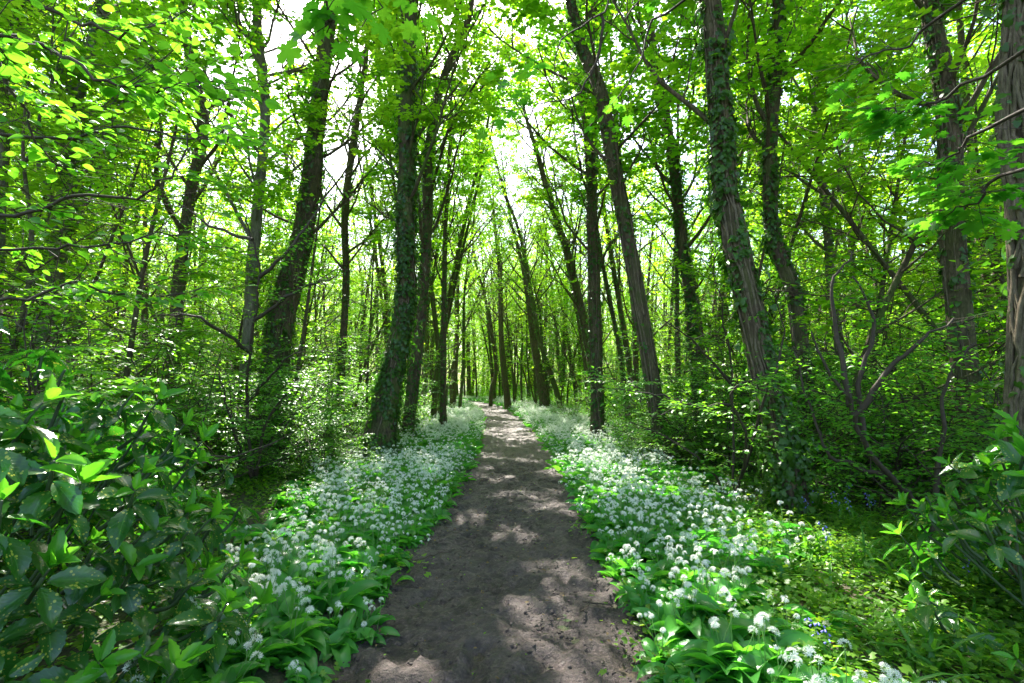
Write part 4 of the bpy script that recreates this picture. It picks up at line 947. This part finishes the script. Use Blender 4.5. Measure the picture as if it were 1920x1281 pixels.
for s in range(3):
    q = MB(); leaves(q, OVAL, [[0, 0, 0]], [[1, 0, 0]], [[0, .15 * s, 1]], .024 + .011 * s, width=.8); mbs.append(q.obj('litter', M['litter' if s else 'ground_leaf'], link=False))
scatter('leaf_litter', np.column_stack([x, y, lz]), np.column_stack([rr_.normal(0, .25, (k, 2)), rr_.uniform(0, 6.28, k)]), rr_.uniform(.4, 1.2, k), rr_.integers(0, 3, k), mbs, 'scattered scraps of fallen leaf on the mud')

def clod(seed):
    r = np.random.default_rng(seed); mb = MB(); a = np.linspace(0, 6.28, 7)[:-1]
    v = [(math.cos(t) * rr, math.sin(t) * rr, z) for z, rr in ((-.35, .8), (.1, 1.0), (.5, .6)) for t in a]; v = np.array(v + [(0, 0, .65)]) * r.uniform(.75, 1.3, (19, 1)) * [1, r.uniform(.6, 1), .7]
    q = [(k * 6 + i, k * 6 + (i + 1) % 6, k * 6 + 6 + (i + 1) % 6, k * 6 + 6 + i) for k in range(2) for i in range(6)]; t = [(12 + i, 12 + (i + 1) % 6, 18) for i in range(6)]
    mb.add(v * .012, None, tris=t, quads=q); return mb.obj('clod', M['mud'], link=False)
n = 5200; y = rr_.uniform(1.8, 11, n) ** 1.0; u = rr_.normal(0, .62, n); u = np.where(rr_.random(n) < .4, np.sign(u) * rr_.uniform(.7, 1.05, n), u); x = PATHX(y) + np.clip(u, -1.08, 1.08)
scatter('mud_clods', np.column_stack([x, y, np.full(n, -.008) + rr_.normal(0, .008, n)]), rr_.uniform(0, 6.28, (n, 3)) * [.1, .1, 1], rr_.uniform(.25, 1.0, n) ** 1.6 * 1.5, rr_.integers(0, 4, n), [clod(970 + i) for i in range(4)], 'crumbs of soil and small stones pressed into the mud')

def post():
    w = at(863, 757, 36); root = empty('marker_post', (w[0], w[1], float(gz(w[0], w[1]))), 'short dark green post standing in the garlic left of the far path', 'post')
    mb = MB(); p = np.array([(0, 0, -.2), (0, 0, .3), (0, 0, .82), (0, 0, .86), (0, 0, .9)]); tube(mb, p, [.09, .088, .086, .075, .04], 4, rough=.05); mb.obj('shaft', M['post'], root, smooth_=False)
    mb = MB(); v = np.array([(-.05, 0, 0), (.05, 0, 0), (.05, 0, .1), (-.05, 0, .1), (-.05, -.012, 0), (.05, -.012, 0), (.05, -.012, .1), (-.05, -.012, .1)]) + [0, -.075, .66]
    mb.add(v, None, quads=[(0, 1, 2, 3), (4, 7, 6, 5), (0, 4, 5, 1), (1, 5, 6, 2), (2, 6, 7, 3), (3, 7, 4, 0)]); mb.obj('waymark_plate', M['bark_pale'], root, smooth_=False)
post()

# ------------------------------------------------------------------ light
SUN_EL, SUN_AZ = R(50), R(-16)          # azimuth from straight ahead, positive to the right
w = bpy.data.worlds.new('World'); SC.world = w; w.use_nodes = True; nt = w.node_tree
sky = nt.nodes.new('ShaderNodeTexSky'); sky.sky_type = 'NISHITA'; sky.sun_disc = False; sky.sun_elevation = SUN_EL; sky.sun_rotation = SUN_AZ % (2 * math.pi)
sky.air_density = 1.0; sky.dust_density = 2.5; sky.ozone_density = 1.0
bg = [n for n in nt.nodes if n.type == 'BACKGROUND'][0]; bg.inputs[1].default_value = .15; nt.links.new(sky.outputs[0], bg.inputs[0])
sd = bpy.data.lights.new('sun', 'SUN'); sd.energy = 5; sd.angle = R(.5); sd.color = (1, .95, .86); so = bpy.data.objects.new('sun', sd); COL.objects.link(so)
dirv = Vector((math.sin(SUN_AZ) * math.cos(SUN_EL), math.cos(SUN_AZ) * math.cos(SUN_EL), math.sin(SUN_EL)))
so.rotation_euler = dirv.to_track_quat('Z', 'Y').to_euler(); so.location = (0, 0, 40)

SC.view_settings.view_transform = 'Standard'; SC.view_settings.look = 'None'; SC.view_settings.gamma = 1; SC.view_settings.exposure = 2.2
SC.cycles.max_bounces = 6; SC.cycles.diffuse_bounces = 4; SC.cycles.glossy_bounces = 2; SC.cycles.transmission_bounces = 4; SC.cycles.transparent_max_bounces = 4
SC.cycles.volume_bounces = 0; SC.cycles.caustics_reflective = False; SC.cycles.caustics_refractive = False; SC.cycles.sample_clamp_indirect = 8
